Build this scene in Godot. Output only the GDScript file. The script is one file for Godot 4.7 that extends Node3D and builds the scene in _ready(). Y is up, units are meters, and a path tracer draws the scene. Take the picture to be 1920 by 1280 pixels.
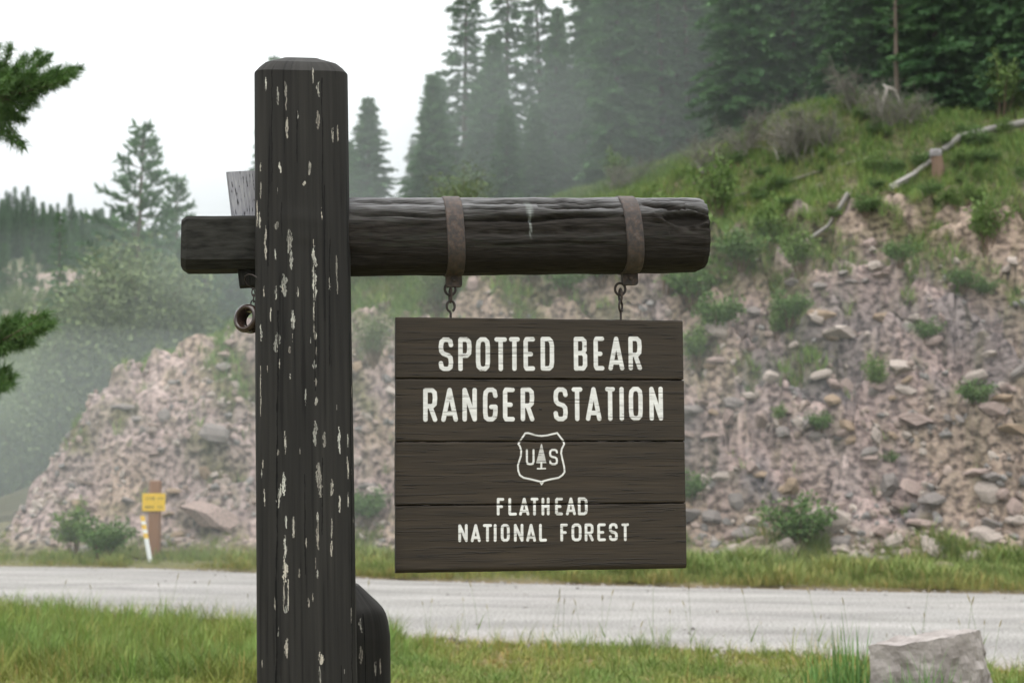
extends Node3D
# A carved forest sign hanging from a log arm beside a gravel road, a cut bank and hazy conifer slopes behind.

const F := 2667.0
var eye := Vector3(0, 1.6, 0)
var tilt := Basis(Vector3.RIGHT, deg_to_rad(5.0))
var rng := RandomNumberGenerator.new()
var used := {}
var n_big := FastNoiseLite.new()
var n_mid := FastNoiseLite.new()
var n_cell := FastNoiseLite.new()
var n_fine := FastNoiseLite.new()
var n_col := FastNoiseLite.new()

# ------------------------------------------------------------------ shapes
class Shape:
	var v := PackedVector3Array()
	var c := PackedColorArray()
	var uv := PackedVector2Array()
	var ix := PackedInt32Array()

	func pt(p: Vector3, col := Color.WHITE, t := Vector2.ZERO) -> int:
		v.append(p)
		c.append(col)
		uv.append(t)
		return v.size() - 1

	func face(a: int, b: int, d: int) -> void:
		ix.append(a)
		ix.append(b)
		ix.append(d)

	func tri(a: Vector3, b: Vector3, d: Vector3, col := Color.WHITE) -> void:
		var n := v.size()
		v.append(a)
		v.append(b)
		v.append(d)
		c.append(col)
		c.append(col)
		c.append(col)
		uv.append(Vector2.ZERO)
		uv.append(Vector2(1, 0))
		uv.append(Vector2(0, 1))
		ix.append(n)
		ix.append(n + 1)
		ix.append(n + 2)

	func quad(a: Vector3, b: Vector3, d: Vector3, e: Vector3, col := Color.WHITE) -> void:
		var n := v.size()
		for p in [a, b, d, e]:
			v.append(p)
			c.append(col)
		uv.append(Vector2(0, 0))
		uv.append(Vector2(1, 0))
		uv.append(Vector2(1, 1))
		uv.append(Vector2(0, 1))
		for k in [0, 1, 2, 0, 2, 3]:
			ix.append(n + k)

	# rows of points, each row the same length; closed joins the last point of a row to its first
	func rows(rr: Array, col := Color.WHITE, closed := true, caps := false, length := 1.0) -> void:
		var first := v.size()
		var m: int = rr[0].size()
		for i in rr.size():
			var r: PackedVector3Array = rr[i]
			for j in m:
				pt(r[j], col, Vector2(float(j) / m, length * i / maxf(1.0, rr.size() - 1.0)))
		for i in rr.size() - 1:
			for j in (m if closed else m - 1):
				var a := first + i * m + j
				var b := first + i * m + (j + 1) % m
				face(a, b, b + m)
				face(a, b + m, a + m)
		if caps:
			for e in [0, rr.size() - 1]:
				var r: PackedVector3Array = rr[e]
				var mid := Vector3.ZERO
				for p in r:
					mid += p
				mid /= m
				for j in m:
					if e == 0:
						tri(mid, r[(j + 1) % m], r[j], col)
					else:
						tri(mid, r[j], r[(j + 1) % m], col)

	func tube(pts: PackedVector3Array, radii: PackedFloat32Array, sides := 6, col := Color.WHITE, caps := true, closed_path := false) -> void:
		var rr := []
		var side := Vector3.ZERO
		for i in pts.size():
			var fwd := pts[mini(i + 1, pts.size() - 1)] - pts[maxi(i - 1, 0)]
			if closed_path:
				fwd = pts[(i + 1) % pts.size()] - pts[(i - 1 + pts.size()) % pts.size()]
			fwd = fwd.normalized()
			if side == Vector3.ZERO:
				side = fwd.cross(Vector3.UP if absf(fwd.y) < 0.9 else Vector3.RIGHT).normalized()
			side = (side - fwd * side.dot(fwd)).normalized()
			var other := fwd.cross(side)
			var ring := PackedVector3Array()
			for j in sides:
				var an := TAU * j / sides
				ring.append(pts[i] + (side * cos(an) + other * sin(an)) * radii[mini(i, radii.size() - 1)])
			rr.append(ring)
		if closed_path:
			rr.append(rr[0])
		rows(rr, col, true, caps and not closed_path)

	func mesh(mat: Material, smooth := false) -> ArrayMesh:
		var arr := []
		arr.resize(Mesh.ARRAY_MAX)
		arr[Mesh.ARRAY_VERTEX] = v
		arr[Mesh.ARRAY_COLOR] = c
		arr[Mesh.ARRAY_TEX_UV] = uv
		arr[Mesh.ARRAY_INDEX] = ix
		if smooth:
			var n := PackedVector3Array()
			n.resize(v.size())
			for t in range(0, ix.size(), 3):
				var k := (v[ix[t + 2]] - v[ix[t]]).cross(v[ix[t + 1]] - v[ix[t]])
				n[ix[t]] += k
				n[ix[t + 1]] += k
				n[ix[t + 2]] += k
			for i in n.size():
				n[i] = n[i].normalized() if n[i].length_squared() > 1e-20 else Vector3.UP
			arr[Mesh.ARRAY_NORMAL] = n
		var m := ArrayMesh.new()
		m.add_surface_from_arrays(Mesh.PRIMITIVE_TRIANGLES, arr)
		m.surface_set_material(0, mat)
		return m


# ------------------------------------------------------------------ naming
func numbered(called: String) -> String:
	if not used.has(called):
		used[called] = 0
		return called
	used[called] += 1
	return "%s_%03d" % [called, used[called]]


func tag(o: Node, label: String, category: String, group := "") -> Node:
	o.set_meta("label", label)
	if category:
		o.set_meta("category", category)
	if group:
		o.set_meta("group", group)
	return o


func thing(called: String, label: String, category: String, where := Vector3.ZERO, group := "") -> Node3D:
	var o := Node3D.new()
	o.name = numbered(called)
	add_child(o)
	o.position = where
	tag(o, label, category, group)
	return o


func part(called: String, m: Mesh, parent: Node, where := Vector3.ZERO) -> MeshInstance3D:
	var o := MeshInstance3D.new()
	o.mesh = m
	o.name = called if parent != self else numbered(called)
	parent.add_child(o, true)
	o.position = where
	return o


func structure(called: String, m: Mesh) -> MeshInstance3D:
	var o := part(called, m, self)
	o.set_meta("kind", "structure")
	return o


func copy_of(proto: Node3D, label: String, group := "") -> Node3D:
	var o: Node3D = proto.duplicate()
	var base := String(proto.get_meta("base"))
	o.name = numbered(base)
	add_child(o)
	o.set_meta("label", label)
	if group:
		o.set_meta("group", group)
	elif o.has_meta("group"):
		o.remove_meta("group")
	return o


func scatter(called: String, m: Mesh, forms: Array, tints: PackedColorArray, parent: Node, label := "", category := "") -> MultiMeshInstance3D:
	var mm := MultiMesh.new()
	mm.transform_format = MultiMesh.TRANSFORM_3D
	mm.use_colors = true
	mm.mesh = m
	mm.instance_count = forms.size()
	for i in forms.size():
		mm.set_instance_transform(i, forms[i])
		mm.set_instance_color(i, tints[i])
	var o := MultiMeshInstance3D.new()
	o.multimesh = mm
	o.name = numbered(called) if parent == self else called
	parent.add_child(o, true)
	o.set_meta("kind", "stuff")
	if label:
		tag(o, label, category)
	return o


# ------------------------------------------------------------------ places
func ray(px: float, py: float) -> Vector3:
	return tilt * Vector3((px - 960.0) / F, (640.0 - py) / F, -1.0)


func at(px: float, py: float, dist: float) -> Vector3:
	var r := ray(px, py)
	return eye + r * (dist / -r.z)


func ground_at(px: float, py: float) -> Vector3:
	var r := ray(px, py)
	return eye + r * (eye.y / -r.y)


func on_hill(px: float, py: float, from := 17.0) -> Vector3:
	var d := from
	while d < 320.0:
		var p := at(px, py, d)
		if p.y < height(p.x, d):
			return Vector3(p.x, height(p.x, d), -d)
		d += 0.06 + d * 0.001
	return at(px, py, 300.0)


func table(x: float, xs: Array, ys: Array) -> float:
	if x <= xs[0]:
		return ys[0]
	for i in xs.size() - 1:
		if x < xs[i + 1]:
			return lerpf(ys[i], ys[i + 1], (x - xs[i]) / (xs[i + 1] - xs[i]))
	return ys[-1]


var road_x := [-60.0, -30.0, -14.0, -8.0, -5.7, -3.5, -1.5, 1.0, 2.6, 4.0, 6.5, 12.0, 30.0, 60.0]
var road_near := [29.0, 22.0, 18.2, 16.7, 15.7, 14.5, 13.5, 12.65, 12.15, 11.3, 10.3, 9.0, 6.0, 3.0]
var road_far := [36.0, 28.0, 24.5, 22.95, 22.6, 21.5, 20.2, 19.5, 19.05, 18.75, 18.15, 16.8, 13.5, 10.0]
var base_x := [-60.0, -30.0, -11.0, -6.0, -2.0, 3.0, 7.0, 12.0, 30.0, 60.0]
var base_d := [42.0, 34.0, 27.0, 25.6, 25.0, 23.6, 21.8, 20.6, 16.5, 13.0]


func sstep(a: float, b: float, x: float) -> float:
	var t := clampf((x - a) / (b - a), 0.0, 1.0)
	return t * t * (3.0 - 2.0 * t)


func rough(x: float, d: float, h: float) -> float:
	# broken, layered rock: tilted ledges, blocks and pits
	var q := (h + x * 0.22 + n_big.get_noise_2d(x * 1.3, d * 1.3) * 0.9) / 0.95
	var f := q - floorf(q)
	var ledge := (sstep(0.3, 0.5, f) - f) * 0.7
	# blocks with flat slanting faces, large and small
	var u := d * 0.8 + h * 0.8
	var cv := n_cell.get_noise_2d(x * 0.5 + h * 0.15, u * 0.5)
	var th := cv * 3.5 + 0.5
	var t := (x * cos(th) + u * sin(th)) * 0.62 + cv * 7.0
	var facet := (absf((t - floorf(t)) * 2.0 - 1.0) - 0.5) * 0.9
	var cw := n_cell.get_noise_2d(x * 1.5 + 31.0, u * 1.5 + h * 0.3)
	th = cw * 4.0
	t = (x * cos(th) + u * sin(th)) * 1.9 + cw * 5.0
	facet += (absf((t - floorf(t)) * 2.0 - 1.0) - 0.5) * 0.15
	return ledge + facet + cv * 0.3 + cw * 0.12 + n_mid.get_noise_2d(x, d) * 0.26 + n_fine.get_noise_2d(x, d) * 0.05


func height(x: float, d: float) -> float:
	var far := 0.0
	if d > 45.0:
		far = 0.2 * (minf(d, 110.0) - 45.0) + 0.22 * maxf(0.0, minf(d, 240.0) - 110.0) - 0.3 * maxf(0.0, d - 240.0)
		far *= 1.0 - 0.0045 * clampf(x + 86.0, -60.0, 110.0)
		far += n_big.get_noise_2d(x * 0.12, d * 0.12) * 5.0 * sstep(60, 140, d) + n_big.get_noise_2d(x * 0.4, d * 0.4) * 1.4 * sstep(45, 70, d)
	var s := d - table(x, base_x, base_d)
	if s < -0.6:
		return maxf(far, -0.25)
	var hb := table(x, [-11.0, -5.5, -2.7, -0.7, 2.0, 6.0, 10.0, 16.0], [3.9, 4.1, 3.9, 5.2, 5.0, 5.6, 5.5, 6.5])
	var cut := hb / 1.15
	var up := table(x, [-6.0, -2.0, 2.0, 7.0], [0.36, 0.36, 0.46, 0.68])
	var h: float = s * 1.15 if s < cut else hb + up * minf(s - cut, 6.0) + 0.2 * clampf(s - cut - 6.0, 0.0, 40.0)
	if s < 1.6:
		h = minf(h, 0.35 * s + 0.25 * maxf(0.0, s) ** 2 * 1.1)
	var e := x + 10.4 + 0.25 * (d - 30.0)
	var cap := table(e, [-6.0, -1.0, 0.0, 1.2, 2.2, 3.4, 5.5, 8.0, 14.0, 30.0, 60.0], [-0.6, -0.25, 0.2, 2.1, 3.5, 4.0, 5.0, 6.9, 12.0, 21.0, 30.0])
	cap += n_mid.get_noise_2d(x * 0.6, d * 0.6) * 0.3
	h = minf(h, cap)
	var bare := sstep(0.3, 1.2, s) * (1.0 - sstep(cut + 0.6, cut + 3.0, s)) * sstep(-0.2, 1.0, h)
	if bare > 0.0:
		h += rough(x, d, h) * bare * lerpf(0.45, 1.0, sstep(-7.5, -3.0, x))
	h += n_big.get_noise_2d(x, d) * 0.7 * sstep(cut, cut + 4.0, s) + n_mid.get_noise_2d(x, d) * 0.15 * sstep(cut, cut + 3.0, s)
	return maxf(far, h)


func put(x: float, d: float) -> Vector3:
	return Vector3(x, height(x, d), -d)


# ------------------------------------------------------------------ materials
func srgb(r: float, g: float, b: float) -> Color:
	return Color(r, g, b).linear_to_srgb()


func noise_tex(freq: float, size: int, ramp: Array, oct := 5, kind := FastNoiseLite.TYPE_SIMPLEX_SMOOTH, sd := 1) -> NoiseTexture2D:
	var t := NoiseTexture2D.new()
	t.width = size
	t.height = size
	t.seamless = true
	t.generate_mipmaps = false
	var n := FastNoiseLite.new()
	n.noise_type = kind
	n.frequency = freq
	n.fractal_octaves = oct
	n.seed = sd
	t.noise = n
	if ramp:
		var g := Gradient.new()
		var offs := PackedFloat32Array()
		var cols := PackedColorArray()
		for r in ramp:
			offs.append(r[0])
			cols.append(r[1])
		g.offsets = offs
		g.colors = cols
		t.color_ramp = g
	return t


func leafy(called: String, rough_ := 0.75) -> StandardMaterial3D:
	var m := StandardMaterial3D.new()
	m.resource_name = called
	m.vertex_color_use_as_albedo = true
	m.roughness = rough_
	m.metallic_specular = 0.3
	m.backlight_enabled = true
	m.backlight = Color(0.4, 0.5, 0.25)
	m.cull_mode = BaseMaterial3D.CULL_DISABLED
	return m


func plain_mat(called: String, col: Color, rough_ := 0.8, metal := 0.0) -> StandardMaterial3D:
	var m := StandardMaterial3D.new()
	m.resource_name = called
	m.albedo_color = col
	m.roughness = rough_
	m.metallic = metal
	return m


# ------------------------------------------------------------------ plants
func conifer(called: String, label: String, h: float, wide: float, bare: float, kind: int, sd: int) -> Node3D:
	# kind 0 full fir, 1 open clumpy pine, 2 thin ragged spruce
	var r := RandomNumberGenerator.new()
	r.seed = sd
	var root := thing(called, label, "tree")
	root.set_meta("base", called)
	var trunk := Shape.new()
	var bend := Vector2(r.randf_range(-0.02, 0.02), r.randf_range(-0.02, 0.02)) * h
	var pts := PackedVector3Array()
	var rad := PackedFloat32Array()
	for i in 13:
		var t := i / 12.0
		pts.append(Vector3(bend.x * t * t, h * t - 0.25 * (1 - t), bend.y * t * t))
		rad.append(h * 0.0135 * pow(1.0 - t * 0.97, 0.9) + 0.008)
	trunk.tube(pts, rad, 8, Color(0.12, 0.095, 0.075))
	var leaf := Shape.new()
	var y := bare * h
	var gap: float = [0.027, 0.05, 0.036][kind] * h
	var shade_a := Color(0.05, 0.115, 0.05)
	var shade_b := Color(0.125, 0.23, 0.095)
	while y < h * 0.985:
		var t := (y - bare * h) / (h * (1.0 - bare))
		var c0 := Vector3(bend.x * pow(y / h, 2), y, bend.y * pow(y / h, 2))
		var n: int = [7, 5, 5][kind]
		for b in n:
			var az := TAU * (b + r.randf()) / n
			var prof: float = pow(1.0 - t, 0.85) if kind != 1 else pow(1.0 - t, 1.05) * (0.6 + 0.4 * sstep(0.0, 0.2, t)) * 1.25
			var ln := wide * prof * r.randf_range(0.45, 1.2) + 0.15
			if kind == 2 and r.randf() < 0.25:
				ln *= 0.45
			var rise: float = lerpf([-0.12, 0.02, -0.3][kind], 0.55, t * t) + r.randf_range(-0.12, 0.12)
			var dir := Vector3(cos(az), rise, sin(az)).normalized()
			var sag: float = [0.12, -0.12, 0.2][kind]
			var tip := c0 + dir * ln + Vector3(0, -sag * ln, 0)
			var midp := c0 + dir * ln * 0.5
			trunk.tube(PackedVector3Array([c0, midp, tip]), PackedFloat32Array([0.012 + 0.008 * ln, 0.009 + 0.003 * ln, 0.003]), 3, Color(0.1, 0.085, 0.07), false)
			var count := int(ln * [34.0, 28.0, 26.0][kind]) + 5
			var tone := r.randf()
			for k in count:
				var f: float = (k + r.randf()) / count
				f = lerpf([0.12, 0.38, 0.2][kind], 1.02, f)
				var p := c0 * (1 - f) * (1 - f) + midp * 2.0 * f * (1 - f) + tip * f * f
				var sidey := -1.0 if k % 2 else 1.0
				var out := Vector3(cos(az), 0, sin(az))
				var across := Vector3(-sin(az), 0, cos(az)) * sidey
				var sd_: Vector3
				var l: float
				if kind == 1:
					sd_ = (out * 0.5 + across * r.randf_range(-0.2, 1.0) + Vector3(r.randf_range(-0.4, 0.4), r.randf_range(-0.2, 0.9), r.randf_range(-0.4, 0.4))).normalized()
					l = r.randf_range(0.16, 0.32)
				else:
					sd_ = (out * r.randf_range(0.3, 0.9) + across * r.randf_range(0.2, 1.0) + Vector3(0, r.randf_range(-0.5, 0.22), 0)).normalized()
					l = r.randf_range(0.18, 0.36) + ln * 0.22 * (1.0 - f)
				var col := shade_a.lerp(shade_b, clampf(tone * 0.6 + r.randf() * 0.5, 0, 1))
				needles(leaf, p, sd_, l, r, col)
		y += gap * r.randf_range(0.75, 1.2) * lerpf(1.0, 0.6, t)
	# leader
	for k in 10:
		needles(leaf, Vector3(bend.x, h * (0.95 + 0.05 * k / 10.0), bend.y), Vector3(r.randf_range(-0.6, 0.6), 1, r.randf_range(-0.6, 0.6)).normalized(), 0.18, r, shade_a)
	part("trunk", trunk.mesh(mats.bark, true), root)
	part("crown", leaf.mesh(mats.needle), root)
	return root


func needles(s: Shape, p: Vector3, dir: Vector3, l: float, r: RandomNumberGenerator, col: Color) -> void:
	# a spray: two crossed slim diamonds and one tip
	var a := dir.cross(Vector3(r.randf_range(-1, 1), r.randf_range(-1, 1), r.randf_range(-1, 1))).normalized()
	var b := dir.cross(a)
	var w := l * r.randf_range(0.11, 0.2)
	var m := p + dir * l * 0.45
	var e := p + dir * l
	s.tri(p, m + a * w, e, col)
	s.tri(p, e, m - a * w, col)
	s.tri(p + b * w * 0.3, m + b * w * 1.1, e - b * w * 0.4, col)


func shrub(called: String, label: String, w: float, h: float, tone: Color, sd: int, leaves := 700, leaf_len := 1.0, thin_ := 0.36, puff := 0.085) -> Node3D:
	var r := RandomNumberGenerator.new()
	r.seed = sd
	var root := thing(called, label, "shrub")
	root.set_meta("base", called)
	var stem := Shape.new()
	var leaf := Shape.new()
	var tips := []
	for i in 11:
		var az := r.randf() * TAU
		var out := r.randf_range(0.15, 1.0)
		var tip := Vector3(cos(az) * w * 0.5 * out, h * r.randf_range(0.55, 1.0) * (1.15 - out * 0.45), sin(az) * w * 0.5 * out)
		var mid := tip * 0.5 + Vector3(0, h * 0.1, 0)
		stem.tube(PackedVector3Array([Vector3(cos(az) * 0.05, -0.1, sin(az) * 0.05), mid, tip]), PackedFloat32Array([0.016, 0.01, 0.003]), 4, Color(0.14, 0.1, 0.07), false)
		tips.append([mid, tip])
	for k in leaves:
		var t: Array = tips[r.randi() % tips.size()]
		var p: Vector3 = t[0].lerp(t[1], r.randf_range(-0.5, 1.08)) + Vector3(r.randfn(), r.randfn() * 0.8, r.randfn()) * w * puff
		p.y = maxf(p.y, 0.02)
		var l := r.randf_range(0.035, 0.085) * (0.6 + w * 0.45) * leaf_len
		var d := Vector3(r.randfn(), r.randfn() + 0.5, r.randfn()).normalized()
		var a := d.cross(Vector3(r.randfn(), r.randfn(), r.randfn())).normalized() * l * thin_
		var col := tone * r.randf_range(0.7, 1.35)
		leaf.tri(p, p + d * l * 0.5 + a, p + d * l, col)
		leaf.tri(p, p + d * l, p + d * l * 0.5 - a, col)
	part("stems", stem.mesh(mats.bark, true), root)
	part("foliage", leaf.mesh(mats.leaf), root)
	return root


func brush(called: String, label: String, w: float, h: float, sd: int) -> Node3D:
	# a bare grey thicket of dead twigs
	var r := RandomNumberGenerator.new()
	r.seed = sd
	var root := thing(called, label, "dead shrub")
	root.set_meta("base", called)
	var s := Shape.new()
	for i in 16:
		var az := r.randf() * TAU
		var p := Vector3(r.randfn() * w * 0.12, -0.1, r.randfn() * w * 0.12)
		var dir := Vector3(cos(az) * r.randf_range(0.2, 1.0), r.randf_range(0.6, 1.4), sin(az) * r.randf_range(0.2, 1.0)).normalized()
		var ln := h * r.randf_range(0.6, 1.1)
		var col := Color(0.19, 0.18, 0.15) * r.randf_range(0.6, 1.25)
		var tip := p + dir * ln + Vector3(r.randfn(), -0.2, r.randfn()) * 0.15 * ln
		s.tube(PackedVector3Array([p, p + dir * ln * 0.5, tip]), PackedFloat32Array([0.02, 0.014, 0.004]), 4, col, false)
		for k in 12:
			var f := r.randf_range(0.2, 1.0)
			var q := p.lerp(tip, f)
			var d2 := (dir + Vector3(r.randfn(), r.randfn() * 0.7, r.randfn()) * 0.9).normalized()
			var l2 := ln * r.randf_range(0.2, 0.5)
			var e := q + d2 * l2
			s.tube(PackedVector3Array([q, q + d2 * l2 * 0.5 + Vector3(0, -0.04, 0), e]), PackedFloat32Array([0.009, 0.007, 0.003]), 3, col, false)
			for z in 3:
				var q3 := q.lerp(e, r.randf())
				var d3 := (d2 + Vector3(r.randfn(), r.randfn(), r.randfn())).normalized() * l2 * 0.5
				s.tube(PackedVector3Array([q3, q3 + d3]), PackedFloat32Array([0.006, 0.003]), 3, col, false)
	part("twigs", s.mesh(mats.bark, true), root)
	return root


func tuft(blades: int, h: float, spread: float, w: float, sd: int, tone: Color) -> Mesh:
	var r := RandomNumberGenerator.new()
	r.seed = sd
	var s := Shape.new()
	for i in blades:
		var az := r.randf() * TAU
		var o := Vector3(cos(az), 0, sin(az)) * spread * r.randf() * 0.35
		var lean := Vector3(cos(az + r.randfn() * 0.6), 0, sin(az + r.randfn() * 0.6)) * spread * r.randf_range(0.2, 1.0)
		var hh := h * r.randf_range(0.5, 1.1)
		var side := Vector3(-sin(az + r.randfn()), 0, cos(az + r.randfn())).normalized() * w * 0.5
		var m := o + lean * 0.35 + Vector3(0, hh * 0.6, 0)
		var e := o + lean + Vector3(0, hh, 0)
		var col := tone * r.randf_range(0.75, 1.3)
		col = col.lerp(Color(0.34, 0.27, 0.12), 0.55 if r.randf() < 0.16 else 0.0)
		s.tri(o - side, o + side, m + side * 0.8, col)
		s.tri(o - side, m + side * 0.8, m - side * 0.8, col)
		s.tri(m - side * 0.8, m + side * 0.8, e, col)
	return s.mesh(mats.grass)


func stone_mesh(sd: int, flat: float) -> Mesh:
	var r := RandomNumberGenerator.new()
	r.seed = sd
	var s := Shape.new()
	# an angular block: an irregular six-sided prism with a tilted, broken top
	var rr := []
	var ang := []
	for j in 6:
		ang.append(TAU * (j + r.randf_range(-0.33, 0.33)) / 6.0)
	var lean_ := Vector2(r.randfn(), r.randfn()) * 0.2
	for e: Array in [[-1.0, 0.75], [-0.35, 1.0], [0.45, 0.92], [0.9, 0.6]]:
		var ring := PackedVector3Array()
		for j in 6:
			var k: float = e[1] * r.randf_range(0.82, 1.1)
			var q := Vector3(cos(ang[j]) * k + lean_.x * e[0], e[0] * r.randf_range(0.85, 1.12), sin(ang[j]) * k * 0.75 + lean_.y * e[0])
			ring.append(Vector3(q.x, q.y * flat, q.z))
		rr.append(ring)
	s.rows(rr, Color.WHITE, true, true)
	return flat_mesh(s)


func flat_mesh(src: Shape) -> Mesh:
	var s := Shape.new()
	for t in range(0, src.ix.size(), 3):
		s.tri(src.v[src.ix[t]], src.v[src.ix[t + 1]], src.v[src.ix[t + 2]])
	return s.mesh(mats.stone)


# ------------------------------------------------------------------ wood
func streaks(w: int, h: int, sx: int, sd: int, freq: float, along_x: bool) -> Image:
	var n := FastNoiseLite.new()
	n.seed = sd
	n.frequency = freq
	n.fractal_octaves = 4
	var im: Image = n.get_image(w / sx, h) if along_x else n.get_image(w, h / sx)
	im.resize(w, h, Image.INTERPOLATE_CUBIC)
	im.convert(Image.FORMAT_L8)
	return im


func stroke(mask: PackedFloat32Array, w: int, h: int, a: Vector2, b: Vector2, half: float) -> void:
	var x0 := maxi(0, int(minf(a.x, b.x) - half - 2))
	var x1 := mini(w - 1, int(maxf(a.x, b.x) + half + 2))
	var y0 := maxi(0, int(minf(a.y, b.y) - half - 2))
	var y1 := mini(h - 1, int(maxf(a.y, b.y) + half + 2))
	var ab := b - a
	var q := maxf(ab.length_squared(), 1e-6)
	for y in range(y0, y1 + 1):
		for x in range(x0, x1 + 1):
			var p := Vector2(x, y)
			var t := clampf((p - a).dot(ab) / q, 0.0, 1.0)
			var k := clampf((half + 1.2 - p.distance_to(a + ab * t)) / 2.4, 0.0, 1.0)
			var at_ := y * w + x
			if k > mask[at_]:
				mask[at_] = k


const S_CURVE := [[1.0, 0.82, 0.92, 0.95, 0.7, 1.0, 0.3, 1.0, 0.06, 0.92, 0.0, 0.76, 0.05, 0.6, 0.25, 0.52, 0.75, 0.46, 0.95, 0.38, 1.0, 0.22, 0.94, 0.06, 0.7, 0.0, 0.3, 0.0, 0.06, 0.06, 0.0, 0.19]]
const LETTERS := {
	"S": S_CURVE,
	"P": [[0.0, 0.0, 0.0, 1.0, 0.7, 1.0, 0.95, 0.92, 1.0, 0.74, 0.95, 0.53, 0.7, 0.45, 0.0, 0.45]],
	"O": [[0.3, 1.0, 0.7, 1.0, 0.94, 0.92, 1.0, 0.76, 1.0, 0.24, 0.94, 0.08, 0.7, 0.0, 0.3, 0.0, 0.06, 0.08, 0.0, 0.24, 0.0, 0.76, 0.06, 0.92, 0.3, 1.0]],
	"T": [[0.0, 1.0, 1.0, 1.0], [0.5, 1.0, 0.5, 0.0]],
	"E": [[1.0, 1.0, 0.14, 1.0, 0.0, 0.93, 0.0, 0.07, 0.14, 0.0, 1.0, 0.0], [0.0, 0.49, 0.72, 0.49]],
	"D": [[0.0, 0.0, 0.0, 1.0, 0.68, 1.0, 0.92, 0.92, 1.0, 0.78, 1.0, 0.22, 0.92, 0.07, 0.68, 0.0, 0.0, 0.0]],
	"B": [[0.0, 0.0, 0.0, 1.0, 0.7, 1.0, 0.95, 0.92, 0.95, 0.62, 0.75, 0.52, 0.0, 0.52], [0.75, 0.52, 1.0, 0.43, 1.0, 0.1, 0.78, 0.0, 0.0, 0.0]],
	"A": [[0.0, 0.0, 0.5, 1.0, 1.0, 0.0], [0.14, 0.2, 0.86, 0.2]],
	"R": [[0.0, 0.0, 0.0, 1.0, 0.7, 1.0, 0.95, 0.92, 1.0, 0.74, 0.95, 0.53, 0.7, 0.45, 0.0, 0.45], [0.5, 0.45, 1.0, 0.0]],
	"N": [[0.0, 0.0, 0.0, 1.0, 1.0, 0.0, 1.0, 1.0]],
	"G": [[1.0, 0.8, 0.92, 0.95, 0.7, 1.0, 0.3, 1.0, 0.06, 0.92, 0.0, 0.76, 0.0, 0.24, 0.06, 0.06, 0.3, 0.0, 0.7, 0.0, 0.94, 0.08, 1.0, 0.25, 1.0, 0.42, 0.6, 0.42]],
	"I": [[0.5, 0.0, 0.5, 1.0]],
	"F": [[0.0, 0.0, 0.0, 1.0, 1.0, 1.0], [0.0, 0.5, 0.75, 0.5]],
	"L": [[0.0, 1.0, 0.0, 0.06, 0.1, 0.0, 1.0, 0.0]],
	"H": [[0.0, 0.0, 0.0, 1.0], [1.0, 0.0, 1.0, 1.0], [0.0, 0.5, 1.0, 0.5]],
	"U": [[0.0, 1.0, 0.0, 0.2, 0.12, 0.04, 0.4, 0.0, 0.6, 0.0, 0.88, 0.04, 1.0, 0.2, 1.0, 1.0]],
}


func letter(mask: PackedFloat32Array, w: int, h: int, ch: String, x0: float, x1: float, y0: float, y1: float, half: float) -> void:
	for line: Array in LETTERS[ch]:
		var last := Vector2.ZERO
		for i in line.size() / 2:
			var p := Vector2(lerpf(x0 + half, x1 - half, line[2 * i]), lerpf(y1 - half, y0 + half, line[2 * i + 1]))
			if ch == "I":
				p.x = (x0 + x1) * 0.5
			if i > 0:
				stroke(mask, w, h, last, p, half)
			last = p


func rounded(hw: float, hd: float, power: float, m: int) -> PackedVector2Array:
	var out := PackedVector2Array()
	for j in m:
		var an := TAU * j / m
		var cx := cos(an)
		var sy := sin(an)
		out.append(Vector2(signf(cx) * pow(absf(cx), 2.0 / power) * hw, signf(sy) * pow(absf(sy), 2.0 / power) * hd))
	return out


var mats := {}
# the upright plane that the post, the arm and the board share
var stand := Vector3.ZERO
var along := Vector3.RIGHT
var front := Vector3.BACK


func pl(px: float, py: float, forward := 0.0) -> Vector3:
	var r := ray(px, py)
	var t := (stand + front * forward - eye).dot(front) / r.dot(front)
	return eye + r * t


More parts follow.
